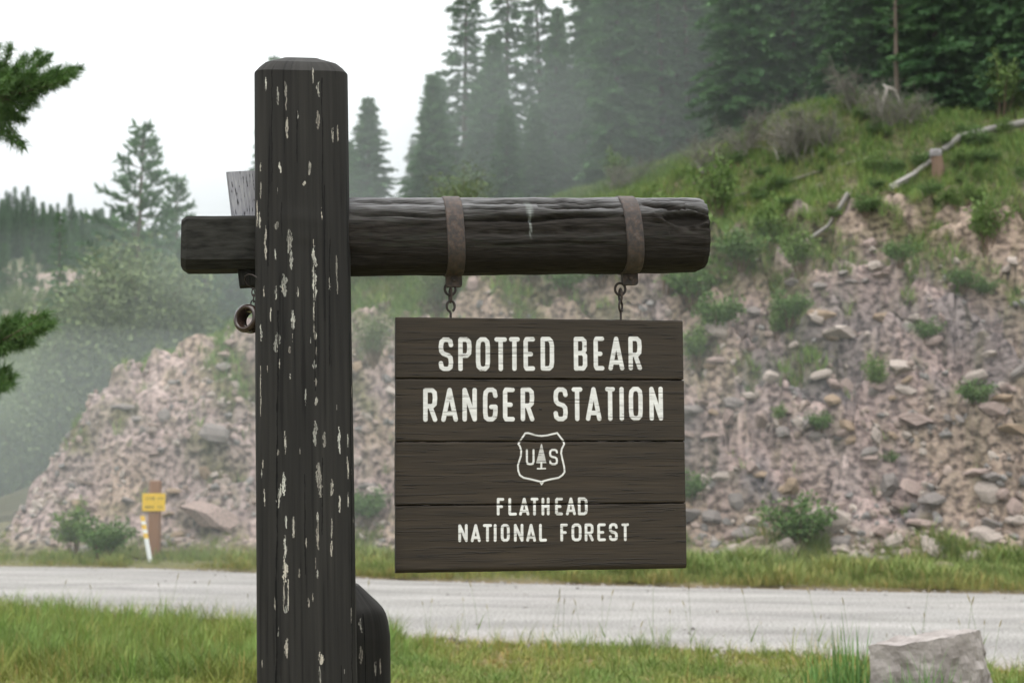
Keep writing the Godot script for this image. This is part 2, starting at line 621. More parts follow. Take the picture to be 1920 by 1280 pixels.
func _ready() -> void:
	# ---------------------------------------------------------------- camera, sky, light, exposure
	rng.seed = 4711
	var cam := Camera3D.new()
	cam.name = "camera"
	cam.position = eye
	cam.rotation_degrees = Vector3(5, 0, 0)
	cam.fov = 26.99
	cam.near = 0.05
	cam.far = 3000.0
	var lens := CameraAttributesPhysical.new()
	lens.frustum_focal_length = 50.0
	lens.frustum_focus_distance = 4.25
	lens.exposure_aperture = 4.2
	lens.frustum_near = 0.05
	lens.frustum_far = 3000.0
	cam.attributes = lens
	add_child(cam)
	cam.current = true

	var we := WorldEnvironment.new()
	we.name = "world_environment"
	var env := Environment.new()
	env.background_mode = Environment.BG_SKY
	env.tonemap_mode = Environment.TONE_MAPPER_LINEAR
	env.tonemap_exposure = 1.5
	env.sdfgi_enabled = true
	env.ssao_enabled = true
	env.ssil_enabled = true
	env.fog_enabled = true
	env.fog_density = 0.0003
	env.fog_light_color = Color(0.93, 0.96, 0.97)
	env.volumetric_fog_enabled = true
	env.volumetric_fog_density = 0.0
	var sky := Sky.new()
	var pano := PanoramaSkyMaterial.new()
	var im := Image.create(512, 256, false, Image.FORMAT_RGBF)
	var cl := FastNoiseLite.new()
	cl.seed = 9
	cl.frequency = 1.6
	cl.fractal_octaves = 4
	for y in 256:
		var el := (0.5 - (y + 0.5) / 256.0) * PI
		for x in 512:
			var az := TAU * x / 512.0
			var dir := Vector3(cos(az) * cos(el), sin(el) * 3.0, sin(az) * cos(el))
			var up := maxf(sin(el), 0.0)
			var l := 2.67 * (0.2 + 0.8 * pow(up, 1.3))
			l *= 1.0 + 0.3 * cl.get_noise_3dv(dir) - 0.02
			var blue := 0.05 * (1.0 - up)
			im.set_pixel(x, y, Color(l * (1.0 - blue), l, l * (1.0 + blue * 0.6)) if el > -0.02 else Color(0.3, 0.3, 0.27))
	pano.panorama = ImageTexture.create_from_image(im)
	sky.sky_material = pano
	env.sky = sky
	we.environment = env
	add_child(we)
	var sun := DirectionalLight3D.new()
	sun.name = "sun"
	sun.light_energy = 0.22
	sun.light_color = Color(1.0, 0.97, 0.92)
	sun.light_angular_distance = 40.0
	sun.rotation_degrees = Vector3(-62, -25, 0)
	sun.shadow_enabled = true
	add_child(sun)

	noises()
	materials()
	build_ground()
	build_bank()
	build_stand()
	build_board()
	build_pendant()
	build_roadside()
	build_stones()
	build_logs()
	build_grass()
	build_shrubs()
	build_trees()
	build_near_pine()
	build_dust()


func noises() -> void:
	n_big.seed = 3
	n_big.frequency = 0.12
	n_big.fractal_octaves = 3
	n_mid.seed = 5
	n_mid.frequency = 0.55
	n_mid.fractal_octaves = 4
	n_cell.seed = 7
	n_cell.noise_type = FastNoiseLite.TYPE_CELLULAR
	n_cell.cellular_return_type = FastNoiseLite.RETURN_CELL_VALUE
	n_cell.frequency = 1.0
	n_cell.domain_warp_enabled = true
	n_cell.domain_warp_amplitude = 0.5
	n_cell.domain_warp_frequency = 0.6
	n_cell.fractal_octaves = 2
	n_fine.seed = 11
	n_fine.frequency = 2.4
	n_fine.fractal_octaves = 3
	n_col.seed = 13
	n_col.frequency = 0.35
	n_col.fractal_octaves = 4


func materials() -> void:
	var bark := StandardMaterial3D.new()
	bark.resource_name = "bark"
	bark.vertex_color_use_as_albedo = true
	bark.roughness = 0.95
	bark.metallic_specular = 0.2
	mats.bark = bark
	mats.needle = leafy("needles")
	mats.leaf = leafy("leaves")
	mats.grass = leafy("grass", 0.6)
	var grain := noise_tex(0.02, 512, [[0.0, Color(0.55, 0.55, 0.56)], [0.5, Color(0.86, 0.85, 0.84)], [1.0, Color(1, 0.99, 0.97)]], 6, FastNoiseLite.TYPE_SIMPLEX_SMOOTH, 21)
	var bumpy := noise_tex(0.03, 512, [], 6, FastNoiseLite.TYPE_SIMPLEX_SMOOTH, 22)
	var stone := StandardMaterial3D.new()
	stone.resource_name = "stone"
	stone.vertex_color_use_as_albedo = true
	stone.albedo_texture = grain
	stone.uv1_triplanar = true
	stone.uv1_scale = Vector3(0.8, 0.8, 0.8)
	stone.roughness = 0.95
	stone.metallic_specular = 0.25
	mats.stone = stone
	for t in [["stone_pink", Color(0.36, 0.285, 0.26)], ["stone_grey", Color(0.27, 0.245, 0.235)], ["stone_pale", Color(0.44, 0.385, 0.35)], ["stone_tan", Color(0.34, 0.26, 0.19)]]:
		var m: StandardMaterial3D = stone.duplicate()
		m.resource_name = t[0]
		m.vertex_color_use_as_albedo = false
		m.albedo_color = t[1].linear_to_srgb()
		mats[t[0]] = m
	var rock: StandardMaterial3D = stone.duplicate()
	rock.resource_name = "bank"
	rock.uv1_world_triplanar = true
	rock.uv1_scale = Vector3(0.3, 0.3, 0.3)
	rock.albedo_texture = noise_tex(0.016, 1024, [[0.0, Color(0.28, 0.27, 0.28)], [0.38, Color(0.6, 0.59, 0.6)], [0.55, Color(0.9, 0.88, 0.87)], [1.0, Color(1, 1, 1)]], 7, FastNoiseLite.TYPE_SIMPLEX, 24)
	rock.heightmap_enabled = true
	rock.heightmap_texture = bumpy
	rock.heightmap_scale = 7.0
	mats.rock = rock
	var soil: StandardMaterial3D = stone.duplicate()
	soil.resource_name = "soil"
	soil.uv1_world_triplanar = true
	soil.uv1_scale = Vector3(0.9, 0.9, 0.9)
	mats.soil = soil
	var gravel: StandardMaterial3D = stone.duplicate()
	gravel.resource_name = "gravel"
	gravel.albedo_texture = noise_tex(0.05, 1024, [[0.0, Color(0.45, 0.44, 0.43)], [0.42, Color(0.84, 0.83, 0.82)], [1.0, Color(1, 1, 1)]], 8, FastNoiseLite.TYPE_SIMPLEX, 31)
	gravel.uv1_world_triplanar = true
	gravel.uv1_scale = Vector3(0.45, 0.45, 0.45)
	gravel.heightmap_enabled = true
	gravel.heightmap_texture = noise_tex(0.15, 512, [], 3, FastNoiseLite.TYPE_SIMPLEX_SMOOTH, 32)
	gravel.heightmap_scale = 0.35
	mats.gravel = gravel
	# weathered stained wood of the arm, stub and key: streaks along the grain
	var streak := noise_tex(0.035, 512, [[0.0, Color(0.5, 0.49, 0.48)], [0.45, Color(0.8, 0.79, 0.78)], [1.0, Color(1, 1, 1)]], 6, FastNoiseLite.TYPE_SIMPLEX_SMOOTH, 41)
	var wood := StandardMaterial3D.new()
	wood.resource_name = "weathered_wood"
	wood.vertex_color_use_as_albedo = true
	wood.albedo_texture = streak
	wood.uv1_scale = Vector3(5.0, 0.5, 1.0)
	wood.heightmap_enabled = true
	wood.heightmap_texture = noise_tex(0.05, 512, [], 6, FastNoiseLite.TYPE_SIMPLEX_SMOOTH, 42)
	wood.heightmap_scale = 0.16
	wood.roughness = 0.85
	wood.metallic_specular = 0.3
	mats.wood = wood
	var rust := plain_mat("rusted_iron", Color.WHITE, 0.75, 0.25)
	rust.albedo_texture = noise_tex(0.03, 256, [[0.0, srgb(0.025, 0.023, 0.023)], [0.45, srgb(0.055, 0.046, 0.043)], [0.62, srgb(0.078, 0.052, 0.04)], [1.0, srgb(0.11, 0.1, 0.1)]], 5, FastNoiseLite.TYPE_SIMPLEX_SMOOTH, 51)
	rust.uv1_triplanar = true
	rust.uv1_scale = Vector3(6, 6, 6)
	mats.rust = rust
	mats.iron = plain_mat("dark_iron", srgb(0.045, 0.036, 0.032), 0.6, 0.4)
	mats.glaze = plain_mat("brown_glaze", srgb(0.035, 0.022, 0.017), 0.14)


# ------------------------------------------------------------------ the setting
func build_ground() -> void:
	var s := Shape.new()
	# broad ground sheet out to the horizon
	var g := Shape.new()
	var rr := []
	for i in 41:
		var ring := PackedVector3Array()
		for j in 41:
			var a := (i - 20) / 20.0
			var b := (j - 20) / 20.0
			ring.append(Vector3(signf(b) * b * b * 700.0, -0.22, signf(a) * a * a * 700.0))
		rr.append(ring)
	g.rows(rr, Color(0.13, 0.14, 0.075), false)
	structure("ground", g.mesh(mats.soil, true))
	# the near field: soil and thatch under the grass
	var nu := 120
	var nv := 70
	for i in nv + 1:
		for j in nu + 1:
			var x := lerpf(-30, 30, j / float(nu))
			var d := lerpf(-6.0, table(x, road_x, road_near) + 0.9, i / float(nv))
			var k := n_col.get_noise_2d(x * 2.0, d * 2.0)
			var col := Color(0.18, 0.175, 0.08).lerp(Color(0.235, 0.205, 0.12), clampf(k * 1.6 + 0.35, 0, 1))
			var past := d - table(x, road_x, road_near)
			s.pt(Vector3(x, n_mid.get_noise_2d(x, d) * 0.035 * sstep(0.2, -1.2, past) - 0.015 - 0.12 * sstep(0.15, 0.8, past), -d), col)
	for i in nv:
		for j in nu:
			var a := i * (nu + 1) + j
			s.face(a, a + 1, a + nu + 2)
			s.face(a, a + nu + 2, a + nu + 1)
	structure("meadow", s.mesh(mats.soil, true))
	# gravel road
	var r := Shape.new()
	nu = 240
	nv = 24
	for i in nv + 1:
		for j in nu + 1:
			var x := lerpf(-60, 60, j / float(nu))
			var f := i / float(nv)
			var d := lerpf(table(x, road_x, road_near), table(x, road_x, road_far), f)
			d += n_mid.get_noise_2d(x * 1.7, f * 3.0) * 0.22 * (sstep(0.12, 0.0, f) + sstep(0.88, 1.0, f))
			var crown := 0.07 * (1.0 - pow(2.0 * f - 1.0, 2.0))
			var track := 0.0
			for w in [0.2, 0.42, 0.62, 0.86]:
				track += exp(-pow((f - w - n_big.get_noise_2d(x * 0.6, 9.0) * 0.03) / 0.035, 2.0))
			var col := Color(0.35, 0.345, 0.335).lerp(Color(0.24, 0.236, 0.228), clampf(track, 0, 1) * 0.55)
			col = col.lerp(Color(0.29, 0.245, 0.205), 0.75 * (sstep(0.1, 0.0, f) + sstep(0.93, 1.0, f)))
			col *= 1.0 + 0.3 * n_col.get_noise_2d(x * 0.6, d * 4.5) + 0.16 * n_fine.get_noise_2d(x * 0.9, d * 2.0)
			r.pt(Vector3(x, 0.0 + crown - 0.015 * track - 0.09 * (sstep(0.06, 0.0, f) + sstep(0.96, 1.0, f)), -d), col)
	for i in nv:
		for j in nu:
			var a := i * (nu + 1) + j
			r.face(a, a + 1, a + nu + 2)
			r.face(a, a + nu + 2, a + nu + 1)
	structure("gravel_road", r.mesh(mats.gravel, true))
	# verge beyond the road
	var v := Shape.new()
	nv = 10
	for i in nv + 1:
		for j in nu + 1:
			var x := lerpf(-60, 60, j / float(nu))
			var f := i / float(nv)
			var d := lerpf(table(x, road_x, road_far) - 0.3, table(x, base_x, base_d) + 0.9, f)
			var col := Color(0.2, 0.15, 0.1).lerp(Color(0.17, 0.17, 0.085), sstep(0.1, 0.3, f))
			v.pt(Vector3(x, -0.06 + 0.05 * f + 0.03 * n_mid.get_noise_2d(x, d), -d), col)
	for i in nv:
		for j in nu:
			var a := i * (nu + 1) + j
			v.face(a, a + 1, a + nu + 2)
			v.face(a, a + nu + 2, a + nu + 1)
	structure("road_verge", v.mesh(mats.soil, true))


func bank_color(x: float, d: float, h: float) -> Color:
	var s := d - table(x, base_x, base_d)
	var k := n_col.get_noise_2d(x * 1.4 + h, d * 1.4)
	var k2 := n_col.get_noise_2d(x * 0.7 + 40.0, h * 0.9)
	var k3 := n_col.get_noise_2d(x * 3.1 + 80.0, h * 3.1 + d)
	var col := Color(0.41, 0.325, 0.30)
	col = col.lerp(Color(0.21, 0.195, 0.2), sstep(0.0, 0.35, k))
	col = col.lerp(Color(0.45, 0.385, 0.36), sstep(0.1, 0.4, -k) * 0.7)
	var cv := n_cell.get_noise_2d(x * 0.5 + h * 0.15, (d * 0.8 + h * 0.8) * 0.5)
	col = col.lerp(Color(0.18, 0.165, 0.165), sstep(0.1, 0.7, cv + 0.35 * sstep(1.5, 4.0, x) * sstep(7.5, 5.5, x)) * 0.75)
	col = col.lerp(Color(0.46, 0.375, 0.35), 0.7 * sstep(-1.0, -4.0, x))  # paler rock towards the left, with some haze painted into its colour
	var soil := sstep(0.05, 0.3, k2 + 0.12 * sstep(4.0, 8.0, x))
	col = col.lerp(Color(0.40, 0.32, 0.25), soil * 0.8)
	var cut := table(x, [-11.0, -5.5, -2.7, -0.7, 2.0, 6.0, 10.0], [3.9, 4.1, 3.9, 5.2, 5.0, 5.6, 5.5]) / 1.15
	var green := sstep(-0.5, 1.6, s - cut + 0.3 + k * 5.0) + sstep(0.18, 0.4, k3) * 0.5 + sstep(0.8, 0.0, s)
	return col.lerp(Color(0.15, 0.145, 0.075), clampf(green, 0, 0.9))


func bare_far(x: float, d: float) -> float:
	var k := n_col.get_noise_2d(x * 0.13, d * 0.09)
	return sstep(-0.5, -0.25, k) * sstep(98, 115, d) * sstep(205, 180, d)


func build_bank() -> void:
	var s := Shape.new()
	var nu := 400
	var nv := 210
	for i in nv + 1:
		for j in nu + 1:
			var x := lerpf(-14.5, 15.0, j / float(nu))
			var d := table(x, base_x, base_d) + lerpf(-0.6, 14.0, pow(i / float(nv), 1.25))
			var h := height(x, d)
			s.pt(Vector3(x, h, -d), bank_color(x, d, h))
	for i in nv:
		for j in nu:
			var a := i * (nu + 1) + j
			s.face(a, a + 1, a + nu + 2)
			s.face(a, a + nu + 2, a + nu + 1)
	var bank := structure("rock_bank", s.mesh(mats.rock, true))
	mats.bank_node = bank
	# the wooded hillside behind and beside it
	var h := Shape.new()
	nu = 150
	nv = 70
	for i in nv + 1:
		for j in nu + 1:
			var x := lerpf(-34, 60, j / float(nu))
			var b := table(x, base_x, base_d)
			var inside := x > -14.3 and x < 14.8
			var d := b + lerpf(13.7 if inside else -0.6, 60.0, pow(i / float(nv), 1.3))
			var y := height(x, d) - (0.06 if inside and i < 3 else 0.02)
			h.pt(Vector3(x, y, -d), Color(0.15, 0.145, 0.08).lerp(Color(0.2, 0.17, 0.12), clampf(n_col.get_noise_2d(x, d) * 1.5 + 0.3, 0, 1)))
	for i in nv:
		for j in nu:
			var a := i * (nu + 1) + j
			h.face(a, a + 1, a + nu + 2)
			h.face(a, a + nu + 2, a + nu + 1)
	structure("hillside", h.mesh(mats.soil, true))
	# the far valley side
	var f := Shape.new()
	nu = 110
	nv = 90
	for i in nv + 1:
		for j in nu + 1:
			var d := lerpf(44.0, 330.0, i / float(nv))
			var x := lerpf(-210, 150, j / float(nu))
			var y := height(x, d)
			if x > -8.0 - 0.25 * (d - 45):
				y = minf(y, 0.15 * (d - 45.0))
			var col := Color(0.1, 0.125, 0.06).lerp(Color(0.31, 0.25, 0.22), bare_far(x, d))
			f.pt(Vector3(x, y - 0.15, -d), col)
	for i in nv:
		for j in nu:
			var a := i * (nu + 1) + j
			f.face(a, a + 1, a + nu + 2)
			f.face(a, a + nu + 2, a + nu + 1)
	structure("far_hill", f.mesh(mats.soil, true))


# ------------------------------------------------------------------ post and arm
func log_ring(ax: Vector3, u: Vector3, w: Vector3, prof: PackedVector2Array, sc: float) -> PackedVector3Array:
	var ring := PackedVector3Array()
	for p in prof:
		ring.append(ax + (u * p.x + w * p.y) * sc)
	return ring


func make_post(called: String, foot: Vector3, top: Vector3, hw: float, hw_top: float, cham: float, mat: Material, parent: Node3D, origin: Vector3) -> void:
	var s := Shape.new()
	var up := (top - foot).normalized()
	var u := (along - up * along.dot(up)).normalized()
	var w := up.cross(u).normalized()
	var m := 96
	var ln := foot.distance_to(top)
	var steps := [[0.0, 0.40], [0.004, 0.445], [0.0041, 0.447], [0.015, 0.61], [0.028, 0.79], [0.0281, 0.791], [0.045, 0.91], [0.062, 1.0], [0.0621, 1.0]]
	if cham > 1.0:
		steps = [[0.0, 0.34], [0.004, 0.38], [0.064, 0.80], [0.076, 0.87], [0.09, 0.915], [0.115, 0.96], [0.16, 1.0]]
		cham = 1.0
	var prof := rounded(1.0, 1.0, 8.0, m)
	var start := 0
	for j in m:  # the row starts at the back so that the seam is hidden
		if prof[j].y > prof[start].y:
			start = j
	var per := 0.0
	for j in m:
		per += prof[j].distance_to(prof[(j + 1) % m])
	var rows_ := []
	for st: Array in steps:
		rows_.append([st[0] * cham, st[1]])
	var k: float = steps[-1][0] * cham + 0.012
	while k < ln:
		rows_.append([k, 1.0])
		k += 0.014
	rows_.append([ln, 1.0])
	for i in rows_.size():
		var dn: float = rows_[i][0]
		var sc: float = rows_[i][1] * lerpf(hw_top, hw, dn / ln)
		var run := 0.0
		for j in m + 1:
			var q := prof[(start + j) % m]
			var a := atan2(q.y, q.x)
			var wob := 1.0 + 0.007 * n_mid.get_noise_3d(cos(a) * 1.5, dn * 0.8 + foot.x, sin(a) * 1.5) + 0.014 * n_big.get_noise_3d(q.x * 4.0, dn * 5.0, q.y * 4.0 + foot.z)
			# the long drying check left of the middle, and a shorter one
			var side := q.x * hw
			if q.y < 0.0:
				wob -= 0.06 * exp(-pow((side + 0.068 + 0.004 * sin(dn * 3.0)) / 0.0035, 2.0)) * sstep(0.4, 1.1, dn)
				wob -= 0.035 * exp(-pow((side - 0.03 - 0.003 * sin(dn * 5.0)) / 0.003, 2.0)) * sstep(0.15, 0.3, dn) * sstep(1.1, 0.8, dn)
				# two knots where the arm passes through
				for kn: Array in [[-0.028, 0.515, 0.03], [0.02, 0.505, 0.024], [0.012, 0.56, 0.018]]:
					var rr: float = Vector2(side - kn[0], dn - kn[1]).length() / kn[2]
					wob += 0.05 * exp(-rr * rr) - 0.07 * exp(-rr * rr * 9.0)
			var p := top - up * dn + (u * q.x + w * q.y) * sc * wob
			s.pt(p - origin, Color.WHITE, Vector2(run / per, dn / 2.9))
			run += prof[(start + j) % m].distance_to(prof[(start + j + 1) % m])
	for i in rows_.size() - 1:
		for j in m:
			var a := i * (m + 1) + j
			s.face(a, a + 1, a + m + 2)
			s.face(a, a + m + 2, a + m + 1)
	for e in [0, rows_.size() - 1]:
		var mid := s.pt((top if e == 0 else foot) - origin, Color.WHITE, Vector2(0.5, 0.02))
		for j in m:
			var a: int = s.pt(s.v[e * (m + 1) + j], Color.WHITE, s.uv[e * (m + 1) + j])
			var b: int = s.pt(s.v[e * (m + 1) + j + 1], Color.WHITE, s.uv[e * (m + 1) + j + 1])
			if e == 0:
				s.face(mid, b, a)
			else:
				s.face(mid, a, b)
	part(called, s.mesh(mat, true), parent)


func post_material() -> StandardMaterial3D:
	var w := 1024
	var h := 2048
	var g1 := streaks(w, h, 32, 61, 0.05, false)
	var g2 := streaks(w, h, 8, 62, 0.012, false)
	var d1 := g1.get_data()
	var d2 := g2.get_data()
	var rgb := PackedByteArray()
	rgb.resize(w * h * 3)
	for i in w * h:
		var t := (d1[i] * 0.6 + d2[i] * 0.4) / 255.0
		var l := 25.0 + 26.0 * t
		if d1[i] < 62:
			l -= 7.0
		rgb[i * 3] = int(l)
		rgb[i * 3 + 1] = int(l * 0.97)
		rgb[i * 3 + 2] = int(l * 0.91)
	var img := Image.create_from_data(w, h, false, Image.FORMAT_RGB8, rgb)
	var r := RandomNumberGenerator.new()
	r.seed = 77
	# places where the stain has flaked off, as [column, first row, last row, width] in the photograph's pixels down the post
	var flakes := []
	flakes += [[499, 171, 196, 2.5], [521, 189, 222, 4], [535, 178, 207, 6], [536, 207, 232, 3], [584, 150, 181, 2.5], [594, 175, 206, 5], [557, 233, 247, 3], [593, 232, 266, 7], [538, 245, 284, 5], [620, 260, 290, 3], [629, 258, 288, 2.5]]
	flakes += [[490, 330, 345, 3], [525, 328, 348, 4], [578, 326, 352, 5], [570, 363, 371, 6], [491, 365, 395, 3], [482, 398, 445, 5], [489, 420, 450, 4], [500, 445, 508, 4], [520, 438, 452, 8], [540, 452, 495, 10], [517, 488, 508, 3], [546, 490, 525, 6]]
	flakes += [[586, 482, 582, 8], [586, 585, 620, 4], [587, 620, 655, 4], [531, 533, 575, 12], [518, 555, 580, 3], [548, 600, 635, 8], [614, 540, 565, 3], [626, 500, 545, 3], [627, 540, 570, 2], [557, 555, 575, 3], [498, 555, 575, 3], [510, 595, 620, 3], [492, 625, 655, 4], [522, 640, 675, 11]]
	flakes += [[543, 665, 677, 4], [588, 640, 653, 4], [591, 667, 682, 3], [588, 690, 706, 8], [588, 722, 738, 4], [589, 757, 772, 5], [571, 742, 772, 3], [492, 700, 790, 2], [544, 715, 724, 3], [588, 800, 845, 7], [604, 820, 848, 6], [630, 812, 860, 4], [645, 825, 848, 3], [535, 818, 858, 3], [523, 850, 860, 4]]
	flakes += [[594, 875, 937, 10], [533, 891, 932, 7], [525, 920, 953, 8], [616, 905, 935, 5], [645, 865, 905, 3], [497, 868, 882, 3], [495, 885, 900, 2], [630, 935, 965, 4], [645, 930, 955, 2], [500, 920, 950, 2], [537, 968, 990, 4], [550, 970, 1007, 5], [592, 963, 980, 4], [592, 980, 1030, 5], [616, 975, 1010, 3], [616, 1015, 1042, 4]]
	flakes += [[572, 1008, 1026, 2], [536, 1003, 1048, 6], [537, 1045, 1085, 9], [534, 1080, 1135, 2.5], [541, 1080, 1135, 2.5], [537, 1126, 1139, 7], [591, 1065, 1080, 4], [560, 1063, 1078, 4], [519, 1110, 1133, 2], [539, 1183, 1218, 6], [598, 1210, 1232, 9], [497, 1220, 1233, 2], [576, 1115, 1130, 3], [651, 1135, 1165, 2], [595, 1235, 1270, 3]]
	var px_m := 622.0
	var per := 1.03
	var listed := flakes.size()
	for k in 50:
		flakes.append([r.randf_range(380, 760), 130 + r.randf() * 1700, 0.0, r.randf_range(1.0, 2.2)])
		flakes[-1][2] = flakes[-1][1] + r.randf_range(6, 34)
	for f: Array in flakes:
		listed -= 1
		var tone := r.randf_range(0.48, 0.72)
		var warm := r.randf_range(0.93, 1.0)
		var cx: float = (0.5 + ((f[0] - lerpf(563.0, 575.0, (f[1] - 118.0) / 1162.0)) / px_m) / per) * w
		var y0: float = (f[1] - 118.0) / px_m / 2.9 * h
		var y1: float = (f[2] - 118.0) / px_m / 2.9 * h
		var half: float = f[3] / px_m / per * w * (0.6 if listed >= 0 else 0.42)
		var ph := r.randf() * 10.0
		for y in range(int(y0), int(y1) + 1):
			if y < 0 or y >= h:
				continue
			var t := (y - y0) / maxf(1.0, y1 - y0)
			var wide := half * pow(sin(PI * clampf(t, 0.03, 0.97)), 0.5) * (0.65 + 0.55 * n_mid.get_noise_2d(y * 0.16 + ph * 30.0, ph))
			var mid := cx + n_mid.get_noise_2d(y * 0.045, ph * 9.0) * half * 0.9
			for x in range(int(mid - wide), int(mid + wide) + 1):
				if x < 0 or x >= w or n_fine.get_noise_2d(x * 0.22, y * 0.014 + ph) < -0.24:
					continue
				var l := tone * (1.0 + 0.3 * n_fine.get_noise_2d(x * 1.2, y * 0.1))
				img.set_pixel(x, y, Color(l, l * lerpf(warm, 1.0, 0.4), l * warm * 0.95))
	# drying cracks, the long one left of the middle first
	var lines := [[522, 600, 1900, 2.2], [556, 235, 330, 1.2], [601, 170, 420, 1.2], [652, 640, 1400, 1.4], [614, 470, 700, 1.0], [505, 300, 520, 1.0]]
	for k in 26:
		var y := r.randf_range(130, 1700)
		lines.append([r.randf_range(400, 740), y, y + r.randf_range(60, 300), r.randf_range(0.6, 1.1)])
	for f: Array in lines:
		for y in range(int((f[1] - 118.0) / px_m / 2.9 * h), mini(h, int((f[2] - 118.0) / px_m / 2.9 * h))):
			var row: float = 118.0 + y * px_m * 2.9 / h
			var cx: float = (0.5 + ((f[0] - lerpf(563.0, 575.0, (row - 118.0) / 1162.0)) / px_m) / per) * w + n_mid.get_noise_2d(y * 0.02, f[0]) * 3.0
			var half: float = f[3] / px_m / per * w * 0.5 * (0.8 + n_mid.get_noise_2d(y * 0.05, f[0] + 3.0))
			for x in range(int(cx - half), int(cx + half) + 1):
				if x >= 0 and x < w:
					img.set_pixel(x, y, Color(0.035, 0.033, 0.03))
	var m := StandardMaterial3D.new()
	m.resource_name = "stained_post"
	m.albedo_texture = ImageTexture.create_from_image(img)
	m.roughness = 0.75
	m.metallic_specular = 0.3
	m.heightmap_enabled = true
	m.heightmap_texture = ImageTexture.create_from_image(g1)
	m.heightmap_scale = 0.12
	return m


var arm_a := Vector3.ZERO
var arm_b := Vector3.ZERO
var arm_prof := PackedVector2Array()


